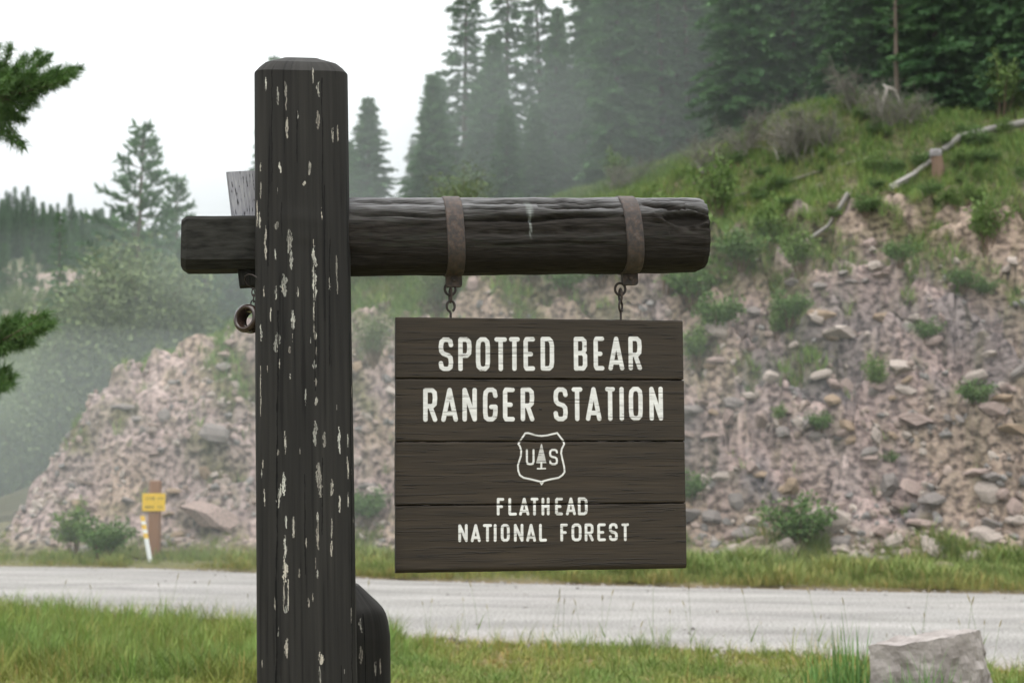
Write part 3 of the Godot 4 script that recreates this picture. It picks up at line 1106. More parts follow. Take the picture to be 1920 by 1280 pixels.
func build_stand() -> void:
	var yaw := deg_to_rad(9.3)
	along = Vector3(cos(yaw), 0, -sin(yaw))
	front = Vector3(sin(yaw), 0, cos(yaw))
	stand = at(568, 600, 4.25)
	var t0 := pl(563, 117)
	var t1 := pl(575, 1280)
	var dirn := (t0 - t1).normalized()
	var foot := t0 - dirn * ((t0.y + 0.3) / dirn.y)
	var ground := Vector3(foot.x, 0, foot.z)
	var root := thing("sign_post", "tall dark stained post with flaking paint and a log arm to the right", "sign post", ground)
	var pm := post_material()
	mats.post = pm
	make_post("post", foot, t0, 0.1455, 0.1385, 1.0, pm, root, ground)

	# the log arm
	arm_a = pl(612, 445)
	arm_b = pl(1313, 441)
	var ax := (arm_b - arm_a).normalized()
	var up := ax.cross(front).normalized()
	if up.y < 0:
		up = -up
	var fr := up.cross(ax)
	if fr.dot(front) < 0:
		fr = -fr
	var ln := arm_a.distance_to(arm_b)
	var px := ln / 701.0
	var m := 150
	var nt := 300
	var s := Shape.new()
	arm_prof = rounded(0.1165, 0.1165, 2.55, m)
	# cracks along the log: [from column, to column, row at start, row at end, width mm, depth mm]
	var cracks := [[650, 822, 384, 391, 3.5, 7], [648, 830, 410, 418, 3, 8], [858, 1150, 388, 386, 3.5, 9], [858, 1148, 424, 414, 4.5, 14], [1000, 1150, 396, 398, 4, 12], [1186, 1262, 391, 398, 6, 16], [1190, 1322, 380, 383, 3, 8], [700, 822, 436, 432, 2.5, 5], [860, 1150, 447, 444, 2.5, 6], [1188, 1300, 428, 446, 2.5, 6], [880, 1120, 470, 466, 2, 4], [860, 960, 402, 400, 3, 7], [1262, 1330, 400, 414, 3.5, 12], [1215, 1262, 410, 402, 3, 9], [1240, 1330, 447, 433, 3, 7]]
	for i in nt + 1:
		var t := i / float(nt)
		var col_px := lerpf(612, 1313, t)
		var sc := 1.0 + 0.02 * n_big.get_noise_1d(t * 14.0) - 0.035 * sstep(0.9, 1.0, t) * 0.6
		sc -= 0.05 * sstep(0.985, 1.0, t)
		# bare neck where the arm is dressed down beside the post
		var neck := 1.0 - sstep(632, 700, col_px)
		for j in m + 1:
			var q := arm_prof[j % m]
			var lift := q.y * (px * 0 + 1.0)
			var row_px := 443.0 - lift / px
			var r := q.length()
			var a := atan2(q.y, q.x)
			var ridge := 0.0042 * n_mid.get_noise_3d(cos(a) * 4.2, sin(a) * 4.2, t * 3.0) + 0.0022 * n_fine.get_noise_3d(cos(a) * 3.4, sin(a) * 3.4, t * 3.0)
			var drop := 0.0
			if q.x < 0.035:  # faces the viewer
				for ck: Array in cracks:
					if col_px > ck[0] - 8 and col_px < ck[1] + 8:
						var f: float = clampf((col_px - ck[0]) / (ck[1] - ck[0]), 0, 1)
						var yy: float = lerpf(ck[2], ck[3], f) + n_mid.get_noise_2d(col_px * 0.02, ck[2]) * 5.0
						var e: float = (row_px - yy) * px / (ck[4] * 0.0016)
						drop += ck[5] * 0.0015 * exp(-e * e) * pow(sin(PI * clampf(f, 0.02, 0.98)), 0.4)
				# the almond-shaped hollow round a dead knot
				var k := Vector2((col_px - 1268) / 50.0, (row_px - 422 + 5.0 * pow((col_px - 1268) / 50.0, 2.0)) / 17.0)
				var rr := absf(k.x) ** 1.5 + k.y * k.y
				drop += 0.026 * sstep(1.0, 0.55, rr) - 0.006 * exp(-pow((rr - 1.25) / 0.35, 2.0))
				drop += 0.01 * neck * sstep(465, 478, row_px) * sstep(505, 490, row_px)
			else:
				drop += 0.004 * maxf(0.0, n_mid.get_noise_2d(a * 6.0, t * 2.0))
			var rad := r * sc + ridge - drop
			var dir := q / r
			var p := arm_a + ax * (ln * t) + (up * dir.y - fr * dir.x * -1.0 * -1.0) * rad
			# stain worn to grey along the weathered top, plus skylight painted into the colour
			var wear_and_sky := clampf(sstep(0.03, 0.105, q.y) * 0.85 + n_mid.get_noise_3d(cos(a) * 5.0, sin(a) * 5.0, t * 2.0) * 0.5 * sstep(-0.06, 0.07, q.y), 0, 1)
			wear_and_sky *= 1.0 - clampf(drop * 90.0, 0, 1)
			var col := Color(0.03, 0.027, 0.022).lerp(Color(0.3, 0.305, 0.32), wear_and_sky * 0.85)
			if q.x < 0.0:  # a whitish stain that ran down the middle of the arm
				var sx := absf(col_px - 975.0 - n_mid.get_noise_1d(row_px * 0.1) * 3.0)
				var stain := sstep(9.0, 3.0, sx) * sstep(380, 388, row_px) * sstep(420, 408, row_px) * 0.6 + sstep(2.6, 1.0, sx) * sstep(400, 410, row_px) * sstep(462, 445, row_px) * 0.8
				col = col.lerp(Color(0.3, 0.33, 0.32), clampf(stain, 0, 1))
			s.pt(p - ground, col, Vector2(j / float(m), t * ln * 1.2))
	for i in nt:
		for j in m:
			var a := i * (m + 1) + j
			s.face(a, a + 1, a + m + 2)
			s.face(a, a + m + 2, a + m + 1)
	# the sawn end, slightly dished, with rings
	var last := nt * (m + 1)
	var prev := []
	for q in 6:
		var f := 1.0 - q / 5.0
		var row := []
		for j in m + 1:
			var edge: Vector3 = s.v[last + j]
			var mid := arm_b - ground
			row.append(s.pt(mid.lerp(edge, f) + ax * (0.006 * (1.0 - f) - 0.004 * absf(sin(j * 0.4)) * (1 - f) * f * 4.0), Color(0.1, 0.09, 0.08), Vector2(j / float(m), f)))
		if q > 0:
			for j in m:
				s.face(prev[j], prev[j + 1], row[j + 1])
				s.face(prev[j], row[j + 1], row[j])
		prev = row
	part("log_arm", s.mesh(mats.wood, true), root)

	# the squared tenon that comes out on the left, and its key
	var ty0 := pl(338, 404, 0.07)
	var ty1 := pl(338, 503, 0.07)
	var tl := ty0.distance_to(ty1)
	var tenon_mid := (ty0 + ty1) * 0.5 - front * 0.07
	var tenon := beam_block(tenon_mid - ground, ax, Vector3.UP, front, (568 - 338) * px * 0.985, tl, 0.145, 0.016, Color(0.038, 0.036, 0.035), 0.0)
	part("tenon", tenon, root)
	var k0 := pl(423, 322, 0.035)
	var k1 := pl(448, 535, 0.035)
	var key := Shape.new()
	var rr2 := []
	var kd := [[k0, pl(481, 319, 0.035)], [pl(430, 380, 0.035), pl(486, 380, 0.035)], [pl(439, 455, 0.035), pl(489, 455, 0.035)], [k1, pl(492, 533, 0.035)]]
	for e: Array in kd:
		var ring := PackedVector3Array()
		var a: Vector3 = e[0] - ground
		var b: Vector3 = e[1] - ground
		var back := -front * 0.075
		var n := (b - a).normalized() * 0.006
		for p in [a + n, b - n, b + back * 0.06, b + back, b + back - n, a + back + n, a + back, a + back * 0.06]:
			ring.append(p)
		rr2.append(ring)
	key.rows(rr2.slice(0, 3), Color.WHITE, true, true, 0.4)
	var key_tip := Shape.new()
	key_tip.rows(rr2.slice(2), Color(0.03, 0.028, 0.026), true, true, 0.2)
	var km: StandardMaterial3D = mats.wood.duplicate()
	km.resource_name = "bleached_wood"
	km.vertex_color_use_as_albedo = false
	km.albedo_color = srgb(0.4, 0.4, 0.42)
	km.albedo_texture = noise_tex(0.03, 512, [[0.0, Color(0.1, 0.1, 0.1)], [0.2, Color(0.25, 0.25, 0.25)], [0.3, Color(0.85, 0.85, 0.87)], [1.0, Color(1, 1, 1)]], 5, FastNoiseLite.TYPE_SIMPLEX_SMOOTH, 45)
	km.uv1_scale = Vector3(4.0, 0.5, 1.0)
	var ko := part("key", key.mesh(km), root)
	ko.set_meta("label", "bleached grey wedge driven through the tenon")
	part("key_tip", key_tip.mesh(mats.wood), ko)

	# iron straps round the arm with their lugs
	for k in 2:
		var col_px: float = [839.0, 1168.0][k]
		var lean: float = [0.004, 0.008][k]
		var c := arm_a + ax * (ln * (col_px - 612) / 701.0)
		var st := Shape.new()
		var rings := []
		for e: Array in [[-0.0265, 0.1135], [-0.0265, 0.1195], [-0.024, 0.1215], [0.024, 0.1215], [0.0265, 0.1195], [0.0265, 0.1135]]:
			var ring := PackedVector3Array()
			for j in 64:
				var q := rounded(1, 1, 2.55, 64)[j]
				ring.append(c + ax * (e[0] - lean * q.y) + (up * q.y + fr * q.x) * e[1] - ground)
			rings.append(ring)
		rings.append(rings[0])
		st.rows(rings, Color.WHITE)
		var so := part("strap", st.mesh(mats.rust), root)
		var lug := Shape.new()
		var lr := []
		for e: Array in [[-0.112, 0.0245], [-0.15, 0.0245], [-0.156, 0.021]]:
			var ring := PackedVector3Array()
			for q: Array in [[-1, -0.012], [1, -0.012], [1, 0.012], [-1, 0.012]]:
				ring.append(c + ax * (q[0] * e[1] + lean) + up * e[0] + fr * q[1] - ground)
			lr.append(ring)
		lug.rows(lr, Color.WHITE, true, true)
		part("lug", lug.mesh(mats.rust), so)
		var bolt := Shape.new()
		var bc := c + up * -0.134 + ax * lean - ground
		bolt.tube(PackedVector3Array([bc - fr * 0.02, bc + fr * 0.0125, bc + fr * 0.0185, bc + fr * 0.02]), PackedFloat32Array([0.008, 0.008, 0.007, 0.004]), 10)
		part("bolt", bolt.mesh(mats.rust), so)
	# shorter post close behind, its shaped top below the board
	var q0 := at(642, 1096, 4.72)
	var g2 := Vector3(q0.x + 0.015, 0, q0.z)
	var short := thing("short_post", "short dark post with a rounded top standing close behind the tall post", "post", g2)
	make_post("post", g2 + Vector3(0.012, -0.3, 0), q0, 0.150, 0.148, 1.75, pm, short, g2)


func beam_block(c: Vector3, ax: Vector3, up: Vector3, fr: Vector3, ln: float, h: float, dep: float, ch: float, col: Color, skew: float) -> Mesh:
	# a squared timber with worn chamfers; c is the middle of its left end
	var s := Shape.new()
	var outline := PackedVector2Array()
	var hh := h * 0.5
	var hd := dep * 0.5
	for q: Array in [[-hd, hh - ch * 0.35], [-hd + ch * 0.35, hh], [hd - ch * 0.6, hh], [hd, hh - ch * 0.6], [hd, -hh + ch * 1.6], [hd - ch * 1.5, -hh], [-hd + ch, -hh], [-hd, -hh + ch]]:
		outline.append(Vector2(q[0], q[1]))
	var rr := []
	for i in 24:
		var t := i / 23.0
		var x := t * ln
		var sc := 1.0
		if i == 0:
			sc = 0.86
			x = 0.0
		elif i == 1:
			sc = 1.0
			x = 0.016
		var ring := PackedVector3Array()
		for q in outline:
			var wob := 0.0015 * n_fine.get_noise_3d(q.x * 9.0, q.y * 9.0, x * 2.0)
			ring.append(c + ax * x + up * (q.y * sc + wob + skew * x) + fr * (q.x * sc + wob))
		rr.append(ring)
	# duplicate points so that the arrises stay crisp
	for i in rr.size() - 1:
		for j in outline.size():
			var a: Vector3 = rr[i][j]
			var b: Vector3 = rr[i][(j + 1) % outline.size()]
			var a2: Vector3 = rr[i + 1][j]
			var b2: Vector3 = rr[i + 1][(j + 1) % outline.size()]
			var n := s.v.size()
			var vj := j * 0.045
			s.pt(a, col, Vector2(vj, i * 0.02))
			s.pt(b, col, Vector2(vj + 0.045, i * 0.02))
			s.pt(b2, col, Vector2(vj + 0.045, i * 0.02 + 0.02))
			s.pt(a2, col, Vector2(vj, i * 0.02 + 0.02))
			s.face(n, n + 1, n + 2)
			s.face(n, n + 2, n + 3)
	var mid := c
	for j in outline.size():
		s.tri(mid, rr[0][(j + 1) % outline.size()], rr[0][j], col)
	return s.mesh(mats.wood)


# ------------------------------------------------------------------ the board
func build_board() -> void:
	var ff := 0.03
	var c00 := pl(739, 594, ff)
	var c10 := pl(1279, 600, ff)
	var c11 := pl(1292, 1066, ff)
	var c01 := pl(744.5, 1075, ff)
	var right := ((c10 - c00) + (c11 - c01)).normalized()
	var down := ((c01 - c00) + (c11 - c10)).normalized()
	down = (down - right * down.dot(right)).normalized()
	var fr := down.cross(right).normalized()
	if fr.dot(front) < 0:
		fr = -fr
	var bw := (c00.distance_to(c10) + c01.distance_to(c11)) * 0.5
	var bh := (c00.distance_to(c01) + c10.distance_to(c11)) * 0.5
	var mid := (c00 + c10 + c11 + c01) * 0.25
	var tl := mid - right * bw * 0.5 - down * bh * 0.5
	var root := thing("hanging_sign", "dark brown plank sign with white routed lettering and a shield, hanging from two chains", "sign", mid + down * bh * 0.5)
	# lettering and grain of the face
	var w := 1296
	var h := int(w * bh / bw)
	var mask := PackedFloat32Array()
	mask.resize(w * h)
	var uvp := func(px: float, py: float) -> Vector2:
		var tx := (px - 739.0) / 545.0
		var v := (py - lerpf(594, 600, tx)) / (lerpf(1075, 1066, tx) - lerpf(594, 600, tx))
		var u := (px - lerpf(739, 744.5, v)) / (lerpf(1279, 1292, v) - lerpf(739, 744.5, v))
		return Vector2(u * w, v * h)
	var lines := [
		["SPOTTEDBEAR", 631.5, 696.0, 4.3, [817, 845, 853, 879, 885.5, 913, 920, 944.5, 947, 968.5, 974, 997, 1006, 1033, 1068.5, 1095.5, 1106, 1128, 1134, 1166, 1172.5, 1200]],
		["RANGERSTATION", 727.0, 791.0, 4.3, [790, 817, 823, 855, 862, 890, 900, 928.5, 937, 960.5, 970, 997, 1031.5, 1060, 1066, 1088, 1092.5, 1124, 1129.5, 1150, 1157.5, 1166, 1174.5, 1203, 1214, 1242]],
		["FLATHEAD", 934.0, 967.0, 2.7, [928.5, 943, 950, 966.5, 970, 990, 991.5, 1007, 1012, 1028, 1037.5, 1053, 1058, 1077.5, 1080.5, 1100]],
		["NATIONALFOREST", 982.5, 1015.5, 2.7, [858, 876, 881, 900, 903.5, 921, 924, 929, 936.5, 954, 961, 979.5, 984, 1003, 1008, 1023.5, 1048, 1063, 1069, 1089, 1094, 1112, 1118, 1135, 1140, 1158, 1164, 1179.5]],
		["US", 843.0, 873.5, 2.0, [981.5, 998.5, 1025.0, 1042.5]],
	]
	for ln: Array in lines:
		var word: String = ln[0]
		for i in word.length():
			var x0: float = ln[4][2 * i]
			var x1: float = ln[4][2 * i + 1]
			var tiltx := (x0 - 1010.0) * -0.006
			var a: Vector2 = uvp.call(x0, ln[1] + tiltx)
			var b: Vector2 = uvp.call(x1, ln[2] + tiltx)
			letter(mask, w, h, word[i], a.x, b.x, a.y, b.y, ln[3] * w / 545.0)
	# the shield with its tree
	var edge := [[980, 814], [985, 813.5], [1000, 817], [1011, 818.5], [1022, 817.5], [1034, 814.5], [1040, 813], [1047, 822], [1052, 828], [1053.5, 834], [1049, 843], [1048, 851], [1051, 864], [1054, 876], [1055, 886], [1051, 892], [1044, 897], [1028, 900], [1018, 902.5], [1011.5, 904.5], [1003, 902.5], [990, 899.5], [978, 897], [971, 892], [968, 884], [967, 874], [970, 864], [972.5, 856], [973, 846], [970.5, 838], [967.5, 834], [972, 826], [980, 814]]
	for i in edge.size() - 1:
		stroke(mask, w, h, uvp.call(edge[i][0], edge[i][1]), uvp.call(edge[i + 1][0], edge[i + 1][1]), 1.75 * w / 545.0)
	stroke(mask, w, h, uvp.call(1009, 905), uvp.call(1012, 909.5), 1.3 * w / 545.0)
	stroke(mask, w, h, uvp.call(1015, 905), uvp.call(1012, 909.5), 1.3 * w / 545.0)
	for i in 36:
		var f := i / 35.0
		var y := lerpf(834.5, 869.0, f)
		var half := lerpf(0.6, 9.0, f)
		stroke(mask, w, h, uvp.call(1010.8 - half, y), uvp.call(1010.8 + half, y), 0.6 * w / 545.0)
	stroke(mask, w, h, uvp.call(1011, 868), uvp.call(1011, 878), 1.9 * w / 545.0)
	stroke(mask, w, h, uvp.call(1004, 879.7), uvp.call(1018.5, 879.7), 1.5 * w / 545.0)
	var g1 := streaks(w, h, 27, 71, 0.09, true).get_data()
	var g2 := streaks(w, h, 16, 72, 0.02, true).get_data()
	var g3 := streaks(w, h, 4, 73, 0.035, true).get_data()
	# drying checks: long thin dark cracks along the grain
	var split := PackedFloat32Array()
	split.resize(w * h)
	var cr := RandomNumberGenerator.new()
	cr.seed = 505
	for i in 95:
		var y := cr.randf() * h
		var x := cr.randf_range(-0.1, 0.95) * w
		if cr.randf() < 0.4:
			x = w * (0.72 if cr.randf() < 0.6 else -0.02)
		var run := cr.randf_range(0.05, 0.3) * w
		var drift := cr.randf_range(-0.03, 0.03)
		var half := cr.randf_range(0.3, 1.3)
		var last := Vector2(x, y)
		for k in 8:
			var nxt := Vector2(x + run * (k + 1) / 8.0, y + drift * run * (k + 1) / 8.0 + cr.randfn() * 1.2)
			stroke(split, w, h, last, nxt, half * sin(PI * (k + 0.7) / 8.6))
			last = nxt
	for kn: Array in [[1177, 627, 5.0], [1275, 668, 2.0], [1008, 768, 3.0]]:
		var c: Vector2 = uvp.call(kn[0], kn[1])
		stroke(split, w, h, c - Vector2(kn[2], 0), c + Vector2(kn[2], 0), kn[2])
	var rgb := PackedByteArray()
	rgb.resize(w * h * 3)
	var hi := PackedByteArray()
	hi.resize(w * h)
	for i in w * h:
		var t := (g1[i] * 0.5 + g2[i] * 0.5) / 255.0
		var l := 30.0 + 26.0 * t
		var crack := g1[i] < 50
		if crack:
			l -= 16.0
		var k := mask[i] * (1.0 - 0.55 * split[i])
		l *= 1.0 - 0.72 * split[i]
		var wood_r := l * 1.12
		var wood_g := l * 0.95
		var wood_b := l * 0.74
		if k > 0.0:
			var worn := 1.0
			if crack:
				worn = 0.62
			elif g3[i] + g1[i] * 0.5 < 100.0:
				worn = 0.6
			var p := k * worn
			var ph := 226.0 - (255 - g3[i]) * 0.14
			wood_r = lerpf(wood_r, ph, p)
			wood_g = lerpf(wood_g, ph, p)
			wood_b = lerpf(wood_b, ph * 0.985, p)
		rgb[i * 3] = int(wood_r)
		rgb[i * 3 + 1] = int(wood_g)
		rgb[i * 3 + 2] = int(wood_b)
		hi[i] = int(clampf(150.0 + t * 80.0 - (70.0 if crack else 0.0) - k * 60.0 - split[i] * 110.0, 0, 255))
	var m := StandardMaterial3D.new()
	m.resource_name = "sign_face"
	m.albedo_texture = ImageTexture.create_from_image(Image.create_from_data(w, h, false, Image.FORMAT_RGB8, rgb))
	m.heightmap_enabled = true
	m.heightmap_texture = ImageTexture.create_from_image(Image.create_from_data(w, h, false, Image.FORMAT_L8, hi))
	m.heightmap_scale = 0.35
	m.roughness = 0.68
	m.metallic_specular = 0.4
	# four planks
	var cuts := [0.0, 0.2425, 0.4905, 0.7385, 1.0]
	var dep := 0.045
	for k in 4:
		var s := Shape.new()
		var y0: float = cuts[k] * bh + (0.0016 if k > 0 else 0.0)
		var y1: float = cuts[k + 1] * bh - (0.0016 if k < 3 else 0.0)
		var inl: float = [0.0, 0.0012, 0.0, 0.0015][k]
		var inr: float = [0.0016, 0.0004, 0.0012, 0.0][k]
		var set_back: float = [0.0, 0.001, 0.0018, 0.0026][k]
		var prof := PackedVector2Array()
		var rt := 0.004 if k > 0 else 0.007
		var rb := 0.004 if k < 3 else 0.016
		for q: Array in [[y0 + rt, 0.0, 0, rt, -1], [y1 - rb, 0.0, 1, rb, 1]]:
			for z in 6:
				var an := PI * 0.5 * z / 5.0
				if q[2] == 0:
					prof.append(Vector2(y0 + rt - rt * cos(an), rt - rt * sin(an)))
				else:
					prof.append(Vector2(y1 - rb + rb * sin(an), rb - rb * cos(an)))
		# a lap at the back closes the joint
		var lap0 := 0.0014 if k > 0 else 0.0
		var lap1 := 0.0014 if k < 3 else 0.0
		prof.append(Vector2(y1, dep * 0.5))
		prof.append(Vector2(y1 + lap1, dep * 0.5))
		prof.append(Vector2(y1 + lap1, dep))
		prof.append(Vector2(y0 - lap0, dep))
		prof.append(Vector2(y0 - lap0, dep * 0.5))
		prof.append(Vector2(y0, dep * 0.5))
		var n := prof.size()
		var nx := 64
		for i in nx + 1:
			var t := i / float(nx)
			var x := lerpf(inl, bw - inr, t)
			for j in n:
				var q := prof[j]
				var near_end := minf(t, 1.0 - t) * bw
				var round_ := 0.004 * (1.0 - sstep(0.0, 0.006, near_end)) if j < n - 6 else 0.0
				var wob := 0.0010 * n_fine.get_noise_2d(x * 8.0, q.x * 6.0 + k * 7.0)
				var p := tl + right * x + down * (q.x + wob) - fr * (q.y + set_back + round_)
				s.pt(p - root.position, Color.WHITE, Vector2(x / bw, q.x / bh))
		for i in nx:
			for j in n:
				var a := i * n + j
				var b := i * n + (j + 1) % n
				s.face(a, b, b + n)
				s.face(a, b + n, a + n)
		for e in [0, nx]:
			var ring := []
			var cen := Vector3.ZERO
			for j in n:
				cen += s.v[e * n + j] / n
			var mid_i := s.pt(cen, Color.WHITE, Vector2(0.01, (y0 + y1) * 0.5 / bh))
			for j in n:
				ring.append(s.pt(s.v[e * n + j], Color.WHITE, Vector2(0.004 + prof[j].y * 0.5, s.uv[e * n + j].y)))
			for j in n:
				if e == 0:
					s.face(mid_i, ring[(j + 1) % n], ring[j])
				else:
					s.face(mid_i, ring[j], ring[(j + 1) % n])
		part("plank", s.mesh(m, true), root)
	# eye hooks in the top edge and the links up to the lugs
	for k in 2:
		var hx: float = [845.0, 1164.0][k]
		var lean: float = [0.004, 0.008][k]
		var top := pl(hx - 1.0, 543, 0.0)
		var eye_c := pl(hx, 574, 0.004)
		var hook := Shape.new()
		var path := PackedVector3Array()
		var turn: float = [0.15, 0.95][k]
		var hs := (along * cos(turn) - front * sin(turn)).normalized()
		for i in 17:
			var an := -PI * 0.5 + 0.55 + (TAU - 0.75) * i / 16.0
			path.append(eye_c + hs * cos(an) * 0.0125 + Vector3.UP * sin(an) * 0.0165 - root.position)
		path.append(eye_c - Vector3.UP * 0.022 - root.position)
		path.append(eye_c - Vector3.UP * 0.055 - root.position)
		hook.tube(path, PackedFloat32Array([0.0038]), 8)
		part("eye_hook", hook.mesh(mats.iron, true), root)
		var link := Shape.new()
		var lc := (top + eye_c) * 0.5 + Vector3.UP * 0.008
		path = PackedVector3Array()
		var os := (along * 0.25 + front * 0.97).normalized()
		for i in 20:
			var an := TAU * i / 20
			path.append(lc + os * cos(an) * 0.009 + Vector3.UP * sin(an) * 0.021 - root.position)
		link.tube(path, PackedFloat32Array([0.0038]), 8, Color.WHITE, false, true)
		part("link", link.mesh(mats.rust, true), root)
		var sh := Shape.new()
		path = PackedVector3Array()
		var sc := top + Vector3.UP * 0.002
		for i in 20:
			var an := TAU * i / 20
			path.append(sc + along * cos(an) * 0.0165 + Vector3.UP * sin(an) * 0.0185 - root.position)
		sh.tube(path, PackedFloat32Array([0.0042]), 8, Color.WHITE, false, true)
		part("shackle", sh.mesh(mats.iron, true), root)


func build_pendant() -> void:
	# a glazed ring on a short chain and wire at the left side of the post
	var c := pl(466, 598, 0.05)
	var root := thing("hanging_ring", "glossy dark brown ring hanging on a wire and chain at the left of the post", "ring", c)
	var axis := (front * 0.78 - along * 0.55 + Vector3.UP * 0.12).normalized()
	var u := axis.cross(Vector3.UP).normalized()
	var w := axis.cross(u)
	var prof := [[-0.022, 0.024], [-0.022, 0.036], [-0.017, 0.0405], [-0.008, 0.0405], [-0.005, 0.037], [-0.001, 0.037], [0.003, 0.042], [0.012, 0.0435], [0.019, 0.041], [0.023, 0.035], [0.0235, 0.031], [0.019, 0.026], [0.0, 0.0225], [-0.018, 0.0225]]
	var s := Shape.new()
	var rr := []
	for q: Array in prof:
		var ring := PackedVector3Array()
		for j in 48:
			var a := TAU * j / 48
			ring.append(axis * q[0] + (u * cos(a) + w * sin(a)) * q[1])
		rr.append(ring)
	rr.append(rr[0])
	s.rows(rr)
	part("ring", s.mesh(mats.glaze, true), root)
	var wire := Shape.new()
	var path := PackedVector3Array()
	for q: Array in [[489, 523, 0.125], [481, 520, 0.12], [473, 515, 0.11], [465, 514, 0.1], [459, 518, 0.09], [458, 525, 0.08], [462, 533, 0.075], [470, 539, 0.07], [476, 543, 0.065], [478, 552, 0.062], [474, 556, 0.06]]:
		path.append(pl(q[0], q[1], q[2]) - c)
	wire.tube(path, PackedFloat32Array([0.0019]), 6)
	part("wire", wire.mesh(mats.iron, true), root)
	for k in 3:
		var lc := pl(476 - k * 1.0, 548 + k * 11.0, 0.062 - k * 0.004) - c
		var link := Shape.new()
		path = PackedVector3Array()
		var side := along if k % 2 == 0 else front
		for i in 14:
			var an := TAU * i / 14
			path.append(lc + side * cos(an) * 0.0068 + Vector3.UP * sin(an) * 0.012)
		link.tube(path, PackedFloat32Array([0.0022]), 6, Color.WHITE, false, true)
		part("chain_link", link.mesh(mats.rust, true), root)


# ------------------------------------------------------------------ roadside things
func build_roadside() -> void:
	# yellow notice on a brown post
	var foot := ground_at(288, 1044)
	var dist := -foot.z
	var g := thing("notice_post", "brown wooden post with a small yellow notice at the far roadside", "sign", foot)
	var px := dist / F
	var s := Shape.new()
	var rr := []
	for e: Array in [[-0.2, 1.0], [0.6, 0.97], [(1044 - 905) * px, 0.95], [(1044 - 903) * px, 0.8]]:
		var ring := PackedVector3Array()
		for q in rounded(0.107, 0.09, 4.0, 24):
			ring.append(Vector3(q.x * e[1], e[0], q.y * e[1]))
		rr.append(ring)
	s.rows(rr, Color(0.235, 0.13, 0.085), true, true)
	part("post", s.mesh(mats.bark, true), g)
	var iw := 168
	var ih := 128
	var img := Image.create(iw, ih, false, Image.FORMAT_RGB8)
	img.fill(Color(0.83, 0.68, 0.16))
	var ink := Color(0.26, 0.23, 0.1)
	var r := RandomNumberGenerator.new()
	r.seed = 5
	for e: Array in [[24, 26, 7], [112, 26, 4], [22, 88, 7], [112, 88, 4]]:  # two lines, too small and soft to read
		for k in e[2]:
			var x: int = e[0] + k * 10
			img.fill_rect(Rect2i(x, e[1], 3, 20), ink)
			if r.randf() < 0.6:
				img.fill_rect(Rect2i(x, e[1] + [0, 9, 17][r.randi() % 3], 7, 3), ink)
			if r.randf() < 0.4:
				img.fill_rect(Rect2i(x + 5, e[1] + 6, 3, 14), ink)
	for y in range(54, 72, 6):
		for x in range(30, 140, 9):
			if r.randf() < 0.35:
				img.fill_rect(Rect2i(x, y, 6, 3), Color(0.62, 0.5, 0.14))
	var pm := StandardMaterial3D.new()
	pm.resource_name = "notice"
	pm.albedo_texture = ImageTexture.create_from_image(img)
	pm.roughness = 0.5
	var plate := Shape.new()
	var a := at(269.5, 924.5, dist) - foot
	var b := at(311.5, 957.5, dist) - foot
	var zf := 0.112
	var p0 := Vector3(a.x, a.y, zf)
	var p1 := Vector3(b.x, a.y, zf)
	var p2 := Vector3(b.x, b.y, zf)
	var p3 := Vector3(a.x, b.y, zf)
	plate.quad(p0, p1, p2, p3)
	var face := part("notice_plate", plate.mesh(pm), g)
	face.set_meta("label", "small yellow plate with two lines of dark text")
	var rim := Shape.new()
	var back := Vector3(0, 0, -0.012)
	var ps := [p0, p1, p2, p3]
	for k in 4:
		rim.quad(ps[k], ps[(k + 1) % 4], ps[(k + 1) % 4] + back, ps[k] + back)
	rim.quad(p0 + back, p1 + back, p2 + back, p3 + back)
	part("plate_back", rim.mesh(plain_mat("plate_edge", Color(0.75, 0.62, 0.2), 0.6)), face)
	# leaning marker stake
	var sf := ground_at(281, 1052)
	var st := thing("marker_stake", "white marker stake with yellow bands leaning left beside the yellow notice", "marker stake", sf)
	var sd := -sf.z
	var top := at(266, 967, sd) - sf
	var body := Shape.new()
	var n := 9
	for k in n:
		var t0 := k / float(n)
		var bands := [[0.0, 0.36, 0], [0.36, 0.5, 0]]
		bands.clear()
	var marks := [[-0.12, 0.5, false], [0.5, 0.62, true], [0.62, 0.70, false], [0.70, 0.81, true], [0.81, 0.88, false], [0.88, 1.0, true]]
	var white := plain_mat("stake_white", srgb(0.72, 0.74, 0.74), 0.55)
	var yellow := plain_mat("stake_yellow", srgb(0.72, 0.46, 0.07), 0.5)
	for e: Array in marks:
		var sh := Shape.new()
		var rows_ := []
		for f in [e[0], e[1]]:
			var ring := PackedVector3Array()
			for q in rounded(0.038, 0.014, 3.0, 16):
				ring.append(top * f + Vector3(q.x, 0, q.y))
			rows_.append(ring)
		sh.rows(rows_, Color.WHITE, true, true)
		part("band" if e[2] else "shaft", sh.mesh(yellow if e[2] else white), st)
	# rough stone block at the near edge of the road
	var bd := 8.9
	var bc := at(1740, 1280, bd)
	var gb := Vector3(bc.x, 0, bc.z)
	var blk := Shape.new()
	var T := func(px_: float, py_: float, back_: float) -> Vector3: return at(px_, py_, bd + back_) - gb
	var fl: Vector3 = T.call(1628, 1213, 0.0)
	var fm: Vector3 = T.call(1752, 1203, -0.02)
	var fk: Vector3 = T.call(1765, 1198, -0.04)
	var frt: Vector3 = T.call(1818, 1184, -0.06)
	var rt: Vector3 = T.call(1838, 1184, 0.03)
	var bl: Vector3 = T.call(1652, 1203, 0.36)
	var bm: Vector3 = T.call(1770, 1178, 0.5)
	var br: Vector3 = T.call(1836, 1182, 0.34)
	var dn := func(p: Vector3, k: float) -> Vector3: return Vector3(p.x + k, -0.15, p.z + (0.02 if p.z > 0 else -0.03))
	var lowl: Vector3 = dn.call(fl, 0.03)
